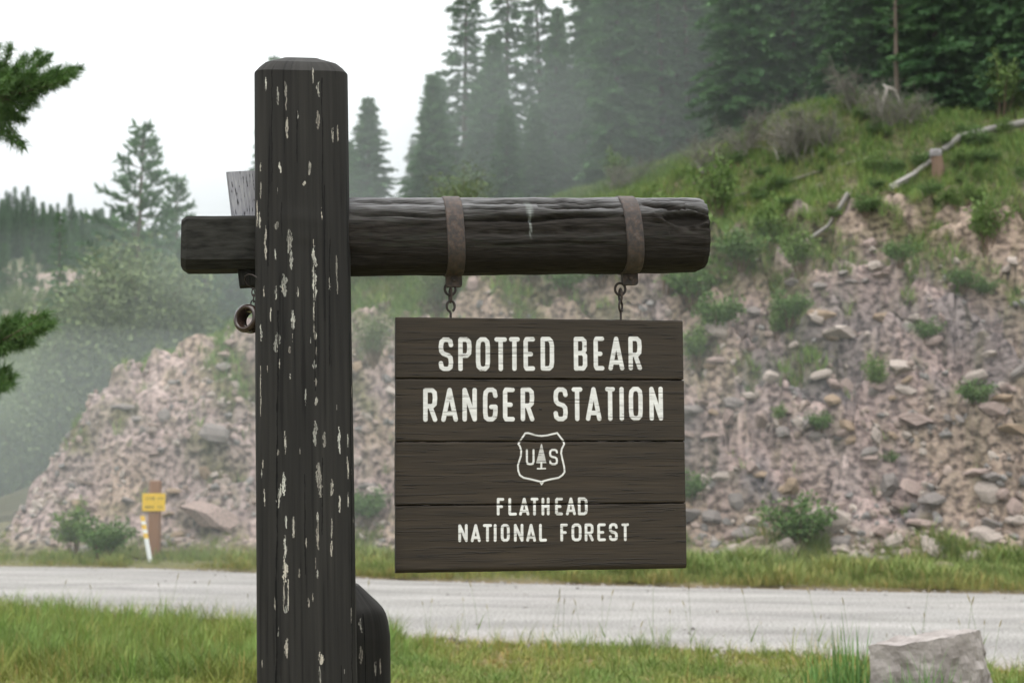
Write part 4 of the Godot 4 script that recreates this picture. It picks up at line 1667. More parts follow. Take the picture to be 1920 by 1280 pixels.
	var lowm: Vector3 = dn.call(fm, 0.02)
	var lowk: Vector3 = dn.call(fk, 0.03)
	var lowr: Vector3 = dn.call(frt, 0.07)
	var lowrt: Vector3 = dn.call(rt, 0.12)
	var lowbr: Vector3 = dn.call(br, 0.16)
	var lowbm: Vector3 = dn.call(bm, 0.02)
	var lowbl: Vector3 = dn.call(bl, -0.02)
	var white_c := Color.WHITE
	for f: Array in [[fl, fm, lowm, lowl], [fm, fk, lowk, lowm], [fk, frt, lowr, lowk], [frt, rt, lowrt, lowr], [rt, br, lowbr, lowrt], [br, bm, lowbm, lowbr], [bm, bl, lowbl, lowbm], [bl, fl, lowl, lowbl]]:
		rough_quad(blk, f[0], f[1], f[2], f[3], 16, 0.024)
	rough_quad(blk, fl, bl, bm, fm, 14, 0.022)
	rough_quad(blk, fm, bm, br, frt, 14, 0.022)
	rough_quad(blk, fk, fm, frt, frt, 6, 0.004)
	rough_quad(blk, frt, br, rt, rt, 6, 0.004)
	var block := part("stone_block", blk.mesh(block_mat()), self)
	block.position = gb
	tag(block, "pale grey squared stone block in the grass at the near road edge", "stone block")


func block_mat() -> StandardMaterial3D:
	var m: StandardMaterial3D = mats.stone.duplicate()
	m.resource_name = "stone_block"
	m.vertex_color_use_as_albedo = false
	m.albedo_color = srgb(0.36, 0.33, 0.315)
	m.uv1_scale = Vector3(0.7, 0.7, 0.7)
	m.albedo_texture = noise_tex(0.012, 512, [[0.0, Color(0.72, 0.71, 0.7)], [1.0, Color(1, 1, 1)]], 6, FastNoiseLite.TYPE_SIMPLEX_SMOOTH, 92)
	m.heightmap_enabled = true
	m.heightmap_texture = noise_tex(0.05, 512, [], 6, FastNoiseLite.TYPE_SIMPLEX_SMOOTH, 91)
	m.heightmap_scale = 0.7
	return m


func rough_quad(s: Shape, a: Vector3, b: Vector3, c: Vector3, d: Vector3, n: int, amp: float) -> void:
	var first := s.v.size()
	var nor := (b - a).cross(d - a).normalized()
	for i in n + 1:
		for j in n + 1:
			var u := j / float(n)
			var v := i / float(n)
			var p := a.lerp(b, u).lerp(d.lerp(c, u), v)
			var edge := minf(minf(u, 1 - u), minf(v, 1 - v)) * 4.0
			p += nor * amp * n_fine.get_noise_3d(p.x * 3.0, p.y * 3.0, p.z * 3.0) * clampf(edge, 0, 1) * 1.6
			p += Vector3(n_fine.get_noise_3d(p.x * 2.5, p.y * 2.5, p.z * 2.5 + 9.0), n_fine.get_noise_3d(p.x * 2.5 + 30.0, p.y * 2.5, p.z * 2.5), 0) * amp * 0.9
			s.pt(p, Color.WHITE, Vector2(u, v))
	for i in n:
		for j in n:
			var k := first + i * (n + 1) + j
			s.face(k, k + 1, k + n + 2)
			s.face(k, k + n + 2, k + n + 1)


func build_stones() -> void:
	var kinds := []
	for k in 8:
		kinds.append(stone_mesh(100 + k, [0.45, 0.6, 0.5, 0.75, 0.4, 0.65, 0.55, 0.5][k]))
	var skins: Array = [mats.stone_pink, mats.stone_grey, mats.stone_pale, mats.stone_tan]
	var dressed := {}
	for k in 8:
		for q in 4:
			var m: ArrayMesh = kinds[k].duplicate()
			m.surface_set_material(0, skins[q])
			dressed[[k, q]] = m
	var bank: Node3D = mats.bank_node
	# the ones that can be picked out, as pieces of the bank
	var r := RandomNumberGenerator.new()
	r.seed = 21
	var made := 0
	while made < 200:
		var px := r.randf_range(660, 1920)
		var py := r.randf_range(500, 1070)
		if r.randf() < 0.12:
			px = r.randf_range(120, 480)
			py = r.randf_range(620, 1040)
		if px > 738 and px < 1290 and py > 600:
			if r.randf() < 0.85:
				continue
		var p := on_hill(px, py)
		if -p.z > 31.0 or p.y > 6.3:
			continue
		var low := py > 930 and px > 1290
		if py < 880 and r.randf() < 0.5:
			continue
		var size := r.randf_range(0.07, 0.17) * (1.6 if r.randf() < 0.14 else 1.0) * (1.3 if low else 1.0)
		stone_at(dressed, bank, p, size, r)
		made += 1
	# small rubble among them
	for q in 3:
		var forms := []
		var tints := PackedColorArray()
		for i in 3000:
			var x := r.randf_range(-11.5, 12.0)
			var s := absf(r.randfn()) * 2.2 + 0.25
			var d := table(x, base_x, base_d) + s
			var h := height(x, d)
			if h > 5.8 or s > 5.2:
				continue
			if n_col.get_noise_2d(x * 1.9 + 20.0, h * 2.2) + r.randfn() * 0.12 < 0.02 - 0.22 * sstep(1.6, 0.6, h) * sstep(1.0, 3.0, x):
				continue
			var size := 0.022 + 0.085 * pow(r.randf(), 2.2)
			var b := Basis(Vector3(r.randfn(), r.randfn() * 3.0, r.randfn()).normalized(), r.randf() * TAU).scaled(Vector3.ONE * size)
			forms.append(Transform3D(b, Vector3(x, h + size * 0.1, -d)))
			tints.append([Color(0.37, 0.3, 0.265), Color(0.26, 0.25, 0.245), Color(0.44, 0.39, 0.35)][r.randi() % 3] * r.randf_range(0.8, 1.15))
		scatter("rubble", kinds[[1, 3, 5][q]], forms, tints, bank)
	# loose gravel thrown to the road's edges
	var loose := []
	var loose_c := PackedColorArray()
	for i in 5000:
		var x := r.randf_range(-11, 9)
		var near := table(x, road_x, road_near)
		var far_ := table(x, road_x, road_far)
		var f := absf(r.randfn()) * 0.5
		var d := near + f - 0.25 if r.randf() < 0.65 else far_ - f + 0.2
		if r.randf() < 0.2:
			d = r.randf_range(near, far_)
		var size := 0.006 + 0.022 * pow(r.randf(), 3.0)
		var rf := clampf((d - near) / (far_ - near), 0.0, 1.0)
		var y := 0.07 * (1.0 - pow(2.0 * rf - 1.0, 2.0)) - 0.015
		loose.append(Transform3D(Basis(Vector3(r.randfn(), 1, r.randfn()).normalized(), r.randf() * TAU).scaled(Vector3(size * 1.3, size, size)), Vector3(x, y, -d)))
		loose_c.append(Color(0.36, 0.34, 0.32) * r.randf_range(0.5, 1.25))
	scatter("loose_gravel", kinds[3], loose, loose_c, self, "loose gravel along the edges of the road", "gravel")
	# loose boulders that stand out
	var list := [
		[1748, 1040, 0.30, 2, "long pale slab leaning on the scree at the foot of the bank"],
		[1852, 1008, 0.24, 2, "pale angular boulder topmost of the heap near the right edge"],
		[1832, 1052, 0.22, 2, "rounded pale boulder low in the heap behind the roadside grass"],
		[1770, 1075, 0.2, 0, "pinkish boulder half sunk in the grass below the pale slab"],
		[1888, 1060, 0.2, 1, "grey boulder beside the right edge of the scree heap"],
		[1533, 640, 0.16, 2, "small flat pale slab sticking out of the bank under the green ledge"],
		[1905, 535, 0.16, 2, "pale flat stone high on the bank at the right edge"],
		[1607, 828, 0.17, 3, "tan block half way up the bare bank right of the board"],
		[1700, 738, 0.16, 2, "pale broken block below the tuft in the middle of the bank"],
		[1415, 985, 0.2, 2, "pale blocky stone low on the bank next to the board"],
		[400, 985, 0.5, 0, "large pinkish rock ledge between the yellow notice and the post"],
	]
	for e: Array in list:
		var p := on_hill(e[0], e[1])
		var o := MeshInstance3D.new()
		o.mesh = dressed[[int(e[0]) % 8, e[3]]]
		o.name = numbered("boulder")
		add_child(o)
		o.transform = Transform3D(Basis(Vector3(0.3, 1, 0.4).normalized(), e[0] * 0.7).scaled(Vector3(e[2] * 1.25, e[2], e[2] * 0.9)), p + Vector3(0, e[2] * 0.2, 0))
		tag(o, e[4], "boulder")
	# pale pebbles in the foreground grass
	var pe := [[545, 1249, 0.05, "pale flat pebble in the grass left of the posts, the whitest"], [128, 1238, 0.055, "dull grey pebble in the thin grass at the lower left"], [185, 1272, 0.04, "small pebble at the bottom edge of the lower left grass"], [722, 1247, 0.045, "grey pebble in the worn grass just right of the short post"], [240, 1271, 0.04, "pinkish pebble at the bottom edge below the white one"]]
	for e: Array in pe:
		var p := ground_at(e[0], e[1])
		var o := MeshInstance3D.new()
		o.mesh = dressed[[int(e[0]) % 8, 2]]
		o.name = numbered("pebble")
		add_child(o)
		o.transform = Transform3D(Basis(Vector3.UP, e[0]).scaled(Vector3(e[2] * 1.6, e[2], e[2])), p + Vector3(0, 0.01, 0))
		tag(o, e[3], "pebble")


func stone_at(dressed: Dictionary, bank: Node3D, p: Vector3, size: float, r: RandomNumberGenerator) -> void:
	var o := MeshInstance3D.new()
	var pick := r.randf()
	var skin := 0 if pick < 0.42 else 1 if pick < 0.62 else 2 if pick < 0.86 else 3
	o.mesh = dressed[[r.randi() % 8, skin]]
	o.name = "stone"
	bank.add_child(o, true)
	var b := Basis(Vector3(r.randfn() * 0.4, 1, r.randfn() * 0.4).normalized(), r.randf() * TAU)
	b = Basis(Vector3(0, 0, 1), 0.35 + r.randfn() * 0.25) * b
	o.transform = Transform3D(b.scaled(Vector3(size * r.randf_range(1.0, 1.8), size, size * r.randf_range(0.8, 1.2))), p + Vector3(0, size * 0.15, 0))


func lying_log(label: String, pts: Array, r0: float, r1: float, col: Color, lift := 0.12) -> void:
	var s := Shape.new()
	var path := PackedVector3Array()
	var rad := PackedFloat32Array()
	var first := Vector3.ZERO
	var lastd := 0.0
	for i in pts.size():
		var p := on_hill(pts[i][0], pts[i][1])
		if i == 0:
			first = p
		else:
			p = at(pts[i][0], pts[i][1], clampf(-p.z, lastd - 1.0, lastd + 0.25))
		lastd = -p.z
		path.append(p - first + Vector3(0, lift + (pts[i][2] if pts[i].size() > 2 else 0.0), 0))
		rad.append(lerpf(r0, r1, i / float(pts.size() - 1)))
	s.tube(path, rad, 10, col)
	var o := part("fallen_log", s.mesh(mats.bark, true), self)
	o.position = first
	tag(o, label, "log")


func build_logs() -> void:
	var grey := Color(0.3, 0.28, 0.265)
	lying_log("long grey fallen trunk resting high on the slope at the right edge", [[1925, 250], [1860, 259], [1800, 274], [1768, 300]], 0.09, 0.07, Color(0.2, 0.19, 0.18), 0.2)
	lying_log("grey fallen trunk slanting down the slope below the reddish stump", [[1752, 312], [1715, 336], [1668, 362]], 0.06, 0.045, grey)
	lying_log("thin pale dead stem lying low on the green slope above the bank", [[1592, 402], [1555, 428], [1520, 452]], 0.045, 0.03, grey, 0.06)
	lying_log("short pale branch lying beside the lower end of the slanting trunk", [[1705, 350], [1688, 357], [1672, 365]], 0.04, 0.03, Color(0.33, 0.31, 0.29))
	lying_log("dark dead trunk lying along the brush line behind the arm end", [[1640, 300], [1540, 325], [1420, 362], [1335, 380]], 0.045, 0.03, Color(0.16, 0.145, 0.12), 0.05)
	# broken stump
	var p := on_hill(1760, 338)
	var h := (338 - 282) * -p.z / F
	var g := thing("tree_stump", "broken reddish brown stump with a grey top standing on the green slope", "stump", p)
	var s := Shape.new()
	s.tube(PackedVector3Array([Vector3(0, -0.2, 0), Vector3(0, h * 0.5, 0), Vector3(-0.03, h * 0.78, 0)]), PackedFloat32Array([0.15, 0.125, 0.12]), 12, Color(0.17, 0.115, 0.085))
	part("trunk", s.mesh(mats.bark, true), g)
	var t := Shape.new()
	var ring := []
	for e: Array in [[0.76, 0.128], [0.92, 0.13], [1.0, 0.08]]:
		var rr := PackedVector3Array()
		for j in 12:
			rr.append(Vector3(-0.04 + cos(TAU * j / 12) * e[1], h * (e[0] + (0.07 * sin(j * 2.3) if e[0] > 0.8 else 0.0)), sin(TAU * j / 12) * e[1]))
		ring.append(rr)
	t.rows(ring, Color(0.2, 0.19, 0.19), true, true)
	part("broken_top", t.mesh(mats.bark), g)
	# pale split snag with bent splinters in the brush
	p = on_hill(1650, 222)
	g = thing("broken_snag", "pale splintered snag with bent limbs in the brush under the right trees", "snag", p)
	var u := -p.z / F
	for e: Array in [[[0, 0], [6, 22], [14, 52], [10, 62]], [[4, 10], [-2, 34], [-6, 44]], [[14, 52], [26, 48], [36, 40], [42, 26]]]:
		var sp := Shape.new()
		var path := PackedVector3Array()
		for q: Array in e:
			path.append(Vector3(q[0] * u, q[1] * u, 0.1 * sin(q[0])))
		sp.tube(path, PackedFloat32Array([0.055, 0.05, 0.045, 0.025]), 7, Color(0.36, 0.33, 0.3))
		part("limb", sp.mesh(mats.bark, true), g)


# ------------------------------------------------------------------ grass, shrubs, trees
func build_grass() -> void:
	var r := RandomNumberGenerator.new()
	r.seed = 31
	var green := Color(0.135, 0.21, 0.052)
	var short := [tuft(9, 0.08, 0.09, 0.006, 1, green), tuft(9, 0.1, 0.1, 0.006, 2, green), tuft(9, 0.06, 0.1, 0.006, 3, Color(0.2, 0.21, 0.075))]
	var tall := [tuft(10, 0.27, 0.16, 0.006, 4, green), tuft(10, 0.2, 0.18, 0.007, 5, green)]
	var out := [[], [], [], [], []]
	var tints := [PackedColorArray(), PackedColorArray(), PackedColorArray(), PackedColorArray(), PackedColorArray()]
	# near field
	var n := 0
	while n < 42000:
		var x := r.randf_range(-8.5, 8.5)
		var d := r.randf_range(2.5, 17.5) if n < 6000 else r.randf_range(8.6, 17.5)
		if absf(x) > 0.42 * d + 0.8 or d > table(x, road_x, road_near) + 0.12:
			continue
		n += 1
		var left := sstep(-0.6, -1.6, x)
		var edge := sstep(2.2, 0.3, table(x, road_x, road_near) - d)
		var k := n_col.get_noise_2d(x * 1.6, d * 1.6)
		var dense := clampf(0.75 + k * 0.9 + left * (0.15 + 0.5 * sstep(10.0, 12.5, d)), 0.0, 1.0)
		if r.randf() > dense:
			continue
		var dry := clampf(0.55 - k * 1.3 - left * 0.15 * sstep(10.5, 12, d) + r.randfn() * 0.2, 0.0, 1.0)
		var tone := Color(1, 1, 1).lerp(Color(1.5, 1.05, 1.05), dry) * r.randf_range(0.7, 1.12)
		var which := r.randi() % 3
		if (left > 0.4 and d > 10.6 and r.randf() < 0.3 + 0.25 * k) or (r.randf() < 0.045 * (0.3 + edge)):
			which = 3 + r.randi() % 2
		var sc := r.randf_range(0.6, 1.05) * (1.0 + 0.15 * left)
		out[which].append(Transform3D(Basis(Vector3.UP, r.randf() * TAU).scaled(Vector3(sc, sc * r.randf_range(0.8, 1.2), sc)), Vector3(x, -0.02, -d)))
		tints[which].append(tone)
	for k in 5:
		scatter("meadow_grass", (short + tall)[k], out[k], tints[k], self, "%s in the foreground beside the road" % ["short green grass", "ankle high green grass", "thin low yellowish turf", "tall green grass tufts", "loose tall grass tufts"][k], "grass")
	# verge and slope
	var verge := [tuft(11, 0.3, 0.2, 0.012, 6, Color(0.16, 0.215, 0.065)), tuft(11, 0.24, 0.2, 0.012, 7, Color(0.14, 0.2, 0.06))]
	for k in 2:
		var forms := []
		var tt := PackedColorArray()
		while forms.size() < 11000:
			var x := r.randf_range(-14, 13)
			var f := r.randf()
			var d := lerpf(table(x, road_x, road_far) + 0.42 + 0.25 * n_mid.get_noise_2d(x * 3.0, 0.0), table(x, base_x, base_d) + 0.7, f)
			var q := n_col.get_noise_2d(x * 1.1, d)
			if r.randf() > 0.6 + q * 0.9 - 0.35 * sstep(-3.0, -6.0, x):
				continue
			var sc := r.randf_range(0.5, 1.15) * (0.6 + 0.4 * sstep(0.0, 0.2, f)) * (1.0 - 0.4 * sstep(-3.0, -6.0, x)) * (0.8 + 1.1 * n_big.get_noise_2d(x * 6.0, d * 6.0))
			var y := maxf(height(x, d), -0.06 + 0.05 * f)
			forms.append(Transform3D(Basis(Vector3.UP, r.randf() * TAU).scaled(Vector3.ONE * sc), Vector3(x, y - 0.01, -d)))
			tt.append(Color(1, 1, 1).lerp(Color(1.5, 1.15, 1.2), clampf(0.25 - q + r.randfn() * 0.2, 0, 1)).lerp(Color(1.35, 0.98, 1.05), sstep(0.12, 0.0, f + r.randfn() * 0.04)) * r.randf_range(0.75, 1.15))
		scatter("verge_grass", verge[k], forms, tt, self, ["thick green grass along the far side of the road", "lower dark grass along the far side of the road"][k], "grass")
	for k in 2:
		var forms := []
		var tt := PackedColorArray()
		var tries := 0
		while forms.size() < 24000 and tries < 140000:
			tries += 1
			var x := r.randf_range(-9, 15)
			var b := table(x, base_x, base_d)
			var d := b + r.randf_range(1.0, 20.0)
			var s := d - b
			var cut := 4.6
			var q := n_col.get_noise_2d(x * 1.4 + height(x, d), d * 1.4)
			var dens := sstep(-0.4, 1.8, s - cut + 0.4 + q * 5.0) * clampf(0.8 + q * 0.8, 0.0, 1.0) + 0.02
			if r.randf() > dens:
				continue
			var sc := r.randf_range(0.5, 1.2)
			forms.append(Transform3D(Basis(Vector3.UP, r.randf() * TAU).scaled(Vector3.ONE * sc), put(x, d) - Vector3(0, 0.02, 0)))
			tt.append(Color(0.85, 1.0, 0.85).lerp(Color(1.3, 1.08, 1.0), clampf(0.1 - q * 0.7 + r.randfn() * 0.2, 0, 1)) * r.randf_range(0.7, 1.25))
		scatter("slope_grass", verge[k], forms, tt, self, ["green grass and ground cover on the slope above the bank", "darker ground cover on the slope above the bank"][k], "ground cover")
	# single thin stalks that stand up against the road
	var st := Shape.new()
	var lean := 0.07
	st.tube(PackedVector3Array([Vector3.ZERO, Vector3(lean * 0.3, 0.25, 0), Vector3(lean, 0.5, 0.01)]), PackedFloat32Array([0.0022, 0.0018, 0.0012]), 3, Color(0.16, 0.2, 0.08))
	st.tube(PackedVector3Array([Vector3(lean, 0.5, 0.01), Vector3(lean * 1.15, 0.53, 0.01), Vector3(lean * 1.3, 0.56, 0.012)]), PackedFloat32Array([0.003, 0.0055, 0.001]), 4, Color(0.24, 0.2, 0.1))
	st.tri(Vector3(0.005, 0.12, 0), Vector3(0.012, 0.14, 0), Vector3(-0.06, 0.3, 0.02), Color(0.15, 0.2, 0.07))
	var stalk := st.mesh(mats.grass)
	var forms := []
	var tt := PackedColorArray()
	for i in 75:
		var x := r.randf_range(-4.5, 5.0)
		var d := table(x, road_x, road_near) - absf(r.randfn()) * 1.0 + 0.1
		if d < 8.8:
			continue
		var sc := r.randf_range(0.45, 1.2)
		forms.append(Transform3D(Basis(Vector3.UP, r.randf() * TAU).scaled(Vector3(sc, sc, sc)), Vector3(x, -0.02, -d)))
		tt.append(Color.WHITE * r.randf_range(0.8, 1.25))
	scatter("grass_stalks", stalk, forms, tt, self, "thin seed stalks standing up in front of the road", "grass")
	# the rank clump beside the stone block
	var cl := Shape.new()
	for i in 230:
		var az := r.randf() * TAU
		var o := Vector3(r.randfn() * 0.15, 0, r.randfn() * 0.12)
		var ln := Vector3(cos(az), 0, sin(az)) * r.randf_range(0.02, 0.2)
		var hh := r.randf_range(0.3, 0.78) * (1.0 - minf(0.6, Vector2(o.x, o.z).length() * 1.2))
		var side := Vector3(-sin(az), 0, cos(az)) * 0.0036
		var col := Color(0.1, 0.19, 0.055) * r.randf_range(0.7, 1.4)
		var m := o + ln * 0.35 + Vector3(0, hh * 0.6, 0)
		cl.quad(o - side, o + side, m + side, m - side, col)
		cl.tri(m - side, m + side, o + ln + Vector3(0, hh, 0), col)
	var cp := at(1592, 1290, 9.3)
	var clump := part("grass_clump", cl.mesh(mats.grass), self)
	clump.position = Vector3(cp.x, -0.02, cp.z)
	tag(clump, "rank dark green grass clump just left of the stone block", "grass clump")
	clump.set_meta("kind", "stuff")
	var c2 := clump.duplicate()
	c2.name = numbered("grass_clump")
	add_child(c2)
	var q2 := at(1735, 1300, 8.45)
	c2.position = Vector3(q2.x, -0.02, q2.z)
	c2.rotation.y = 2.1
	c2.scale = Vector3(1.25, 0.8, 0.8)
	c2.set_meta("label", "loose grass growing up in front of the stone block")


func build_shrubs() -> void:
	var tone := Color(0.085, 0.14, 0.045)
	var pale := Color(0.125, 0.16, 0.07)
	var protos := [
		shrub("green_shrub", "low dark green shrub on the rim of the bank above the arm", 1.2, 0.9, tone, 201, 1500),
		shrub("green_shrub", "leafy bright shrub on the rim right of the arm end", 1.1, 1.2, Color(0.115, 0.175, 0.05), 202, 1300, 1.7, 0.16, 0.06),
		shrub("hazy_shrub", "pale dusty shrub on the hill behind the post", 1.6, 1.5, pale, 203, 4200, 0.5, 0.4, 0.1),
	]
	# [column, row, kind, size, label]
	var list := [
		[1252, 560, 1, 1.5, "broad bright green shrub hanging over the rock beside the right chain"],
		[1300, 585, 0, 1.0, "green shrub spilling down the rock right of the board's top corner"],
		[1345, 655, 0, 0.9, "dark shrub on the rock face right of the lettering"],
		[1310, 690, 1, 0.7, "lowest green shrub touching the board's right edge"],
		[1445, 495, 1, 0.9, "bright leafy shrub on the rim below the end of the arm"],
		[1500, 530, 1, 0.8, "bright shrub on the rim, right neighbour of the one below the arm end"],
		[1390, 515, 0, 0.9, "dark shrub on the rim just right of the arm end"],
		[1480, 625, 0, 0.75, "green shrub on a ledge beside the flat pale slab"],
		[1455, 655, 1, 0.5, "small shrub tuft under the green ledge shrub"],
		[1690, 530, 0, 0.6, "small dark tuft high on the bare rock"],
		[1808, 545, 0, 0.55, "dark leafy tuft under the right rim"],
		[1850, 480, 1, 0.9, "bright grassy shrub on the rim near the right edge"],
		[1848, 590, 0, 0.45, "round dark tuft right of the middle of the bank"],
		[1640, 770, 1, 0.55, "bright green tuft in the middle of the bare bank"],
		[1830, 770, 0, 0.55, "green tuft on bare soil near the right edge"],
		[1465, 830, 1, 0.3, "tiny green tuft low on the bank right of the board"],
		[1500, 1035, 0, 1.05, "rounded green shrub at the foot of the bank right of the board"],
		[1540, 905, 0, 0.45, "small green tuft above the rounded foot shrub"],
		[1670, 890, 0, 0.3, "small dark tuft on the soil above the scree"],
		[1740, 670, 0, 0.5, "grey green tuft below the pale scree patch"],
		[1295, 945, 0, 0.7, "narrow green shrub just showing at the board's right edge"],
		[140, 1045, 1, 0.8, "bright green shrub at the foot of the left slope"],
		[190, 1050, 0, 0.9, "darker shrub beside the marker stake on the left"],
		[690, 985, 0, 0.75, "green shrub between the post and the board"],
		[700, 690, 2, 0.8, "dusty shrub on the rock between the post and the board"],
		[1130, 545, 0, 1.0, "green shrub below the arm left of the right chain"],
		[1060, 560, 0, 0.8, "green shrub below the middle of the arm"],
		[1000, 545, 2, 0.6, "small dusty shrub above the rock patch below the arm"],
		[1350, 420, 1, 1.2, "yellow green shrub at the arm end on the slope"],
		[1150, 355, 1, 0.9, "young bright green shrub peeping over the arm near the right strap"],
		[960, 362, 2, 0.8, "pale shrub peeping over the middle of the arm"],
		[1880, 225, 1, 1.2, "yellow green shrub under the trees at the right edge"],
	]
	var taken := [false, false, false]
	for e: Array in list:
		var o: Node3D = protos[e[2]]
		if taken[e[2]]:
			o = copy_of(protos[e[2]], e[4])
		else:
			o.set_meta("label", e[4])
			taken[e[2]] = true
		var p := on_hill(e[0], e[1])
		o.position = p
		o.rotation.y = e[0] * 0.37
		o.scale = Vector3.ONE * e[3]
	# thickets that look alike on the dusty hill and down the valley
	var r := RandomNumberGenerator.new()
	r.seed = 61
	for i in 46:
		var px := r.randf_range(330, 900)
		var p := on_hill(px, r.randf_range(380, 600), 25.0)
		if -p.z > 70.0:
			continue
		var o := copy_of(protos[2], "pale dusty shrub, one of many on the hazy hill behind the post", "dusty shrubs on the hazy hill behind the post")
		o.position = p
		o.rotation.y = r.randf() * TAU
		o.scale = Vector3.ONE * r.randf_range(0.7, 1.4)
	for i in 120:
		var px := r.randf_range(-120, 330)
		var p := on_hill(px, r.randf_range(600, 1010), 45.0)
		if -p.z < 44.0:
			continue
		var o := copy_of(protos[2], "hazy shrub, one of many on the valley side at the left", "hazy shrubs on the valley side at the left")
		o.position = p
		o.rotation.y = r.randf() * TAU
		o.scale = Vector3.ONE * r.randf_range(1.6, 3.4)
	for i in 70:
		var px := r.randf_range(1330, 1960)
		var py := r.randf_range(230, 470) - (px - 1330) * 0.12
		var p := on_hill(px, py)
		if p.y < 5.0:
			continue
		var o := copy_of(protos[i % 2], "low green shrub, one of many on the green slope above the bank", "low green shrubs on the slope above the bank")
		o.position = p
		o.rotation.y = r.randf() * TAU
		o.scale = Vector3(1.0, r.randf_range(0.6, 1.0), 1.0) * r.randf_range(0.22, 0.6)
	# dead brush under the trees
	var bp := brush("dead_brush", "bare grey brush, one of many under the trees on the slope", 2.0, 1.9, 301)
	bp.set_meta("group", "bare brush under the trees on the slope")
	var bp2 := brush("dead_brush", "bare grey brush, one of many under the trees on the slope", 2.4, 1.5, 302)
	bp2.set_meta("group", "bare brush under the trees on the slope")
	for i in 9:
		var px := r.randf_range(1040, 1960)
		var py := lerpf(368, 215, clampf((px - 1040) / 750.0, 0, 1)) + r.randf_range(-40, 26)
		var p := on_hill(px, py)
		var o: Node3D = bp if i == 0 else bp2 if i == 1 else copy_of(bp if i % 2 else bp2, "bare grey brush, one of many under the trees on the slope", "bare brush under the trees on the slope")
		o.position = p
		o.rotation.y = r.randf() * TAU
		o.scale = Vector3.ONE * r.randf_range(0.45, 0.8)


func plant(proto: Node3D, tall: float, label: String, group: String, px: float, top: float, dist: float, wide := 1.0) -> void:
	var first: bool = proto.position == Vector3.ZERO
	var o := proto if first else copy_of(proto, label, group)
	if first:
		o.set_meta("label", label)
		if group:
			o.set_meta("group", group)
	var p := at(px, top, dist)
	var y := height(p.x, dist)
	var k := (p.y - y) / tall
	o.position = Vector3(p.x, y, -dist)
	o.rotation.y = px * 0.61
	o.scale = Vector3(k * wide, k, k * wide)


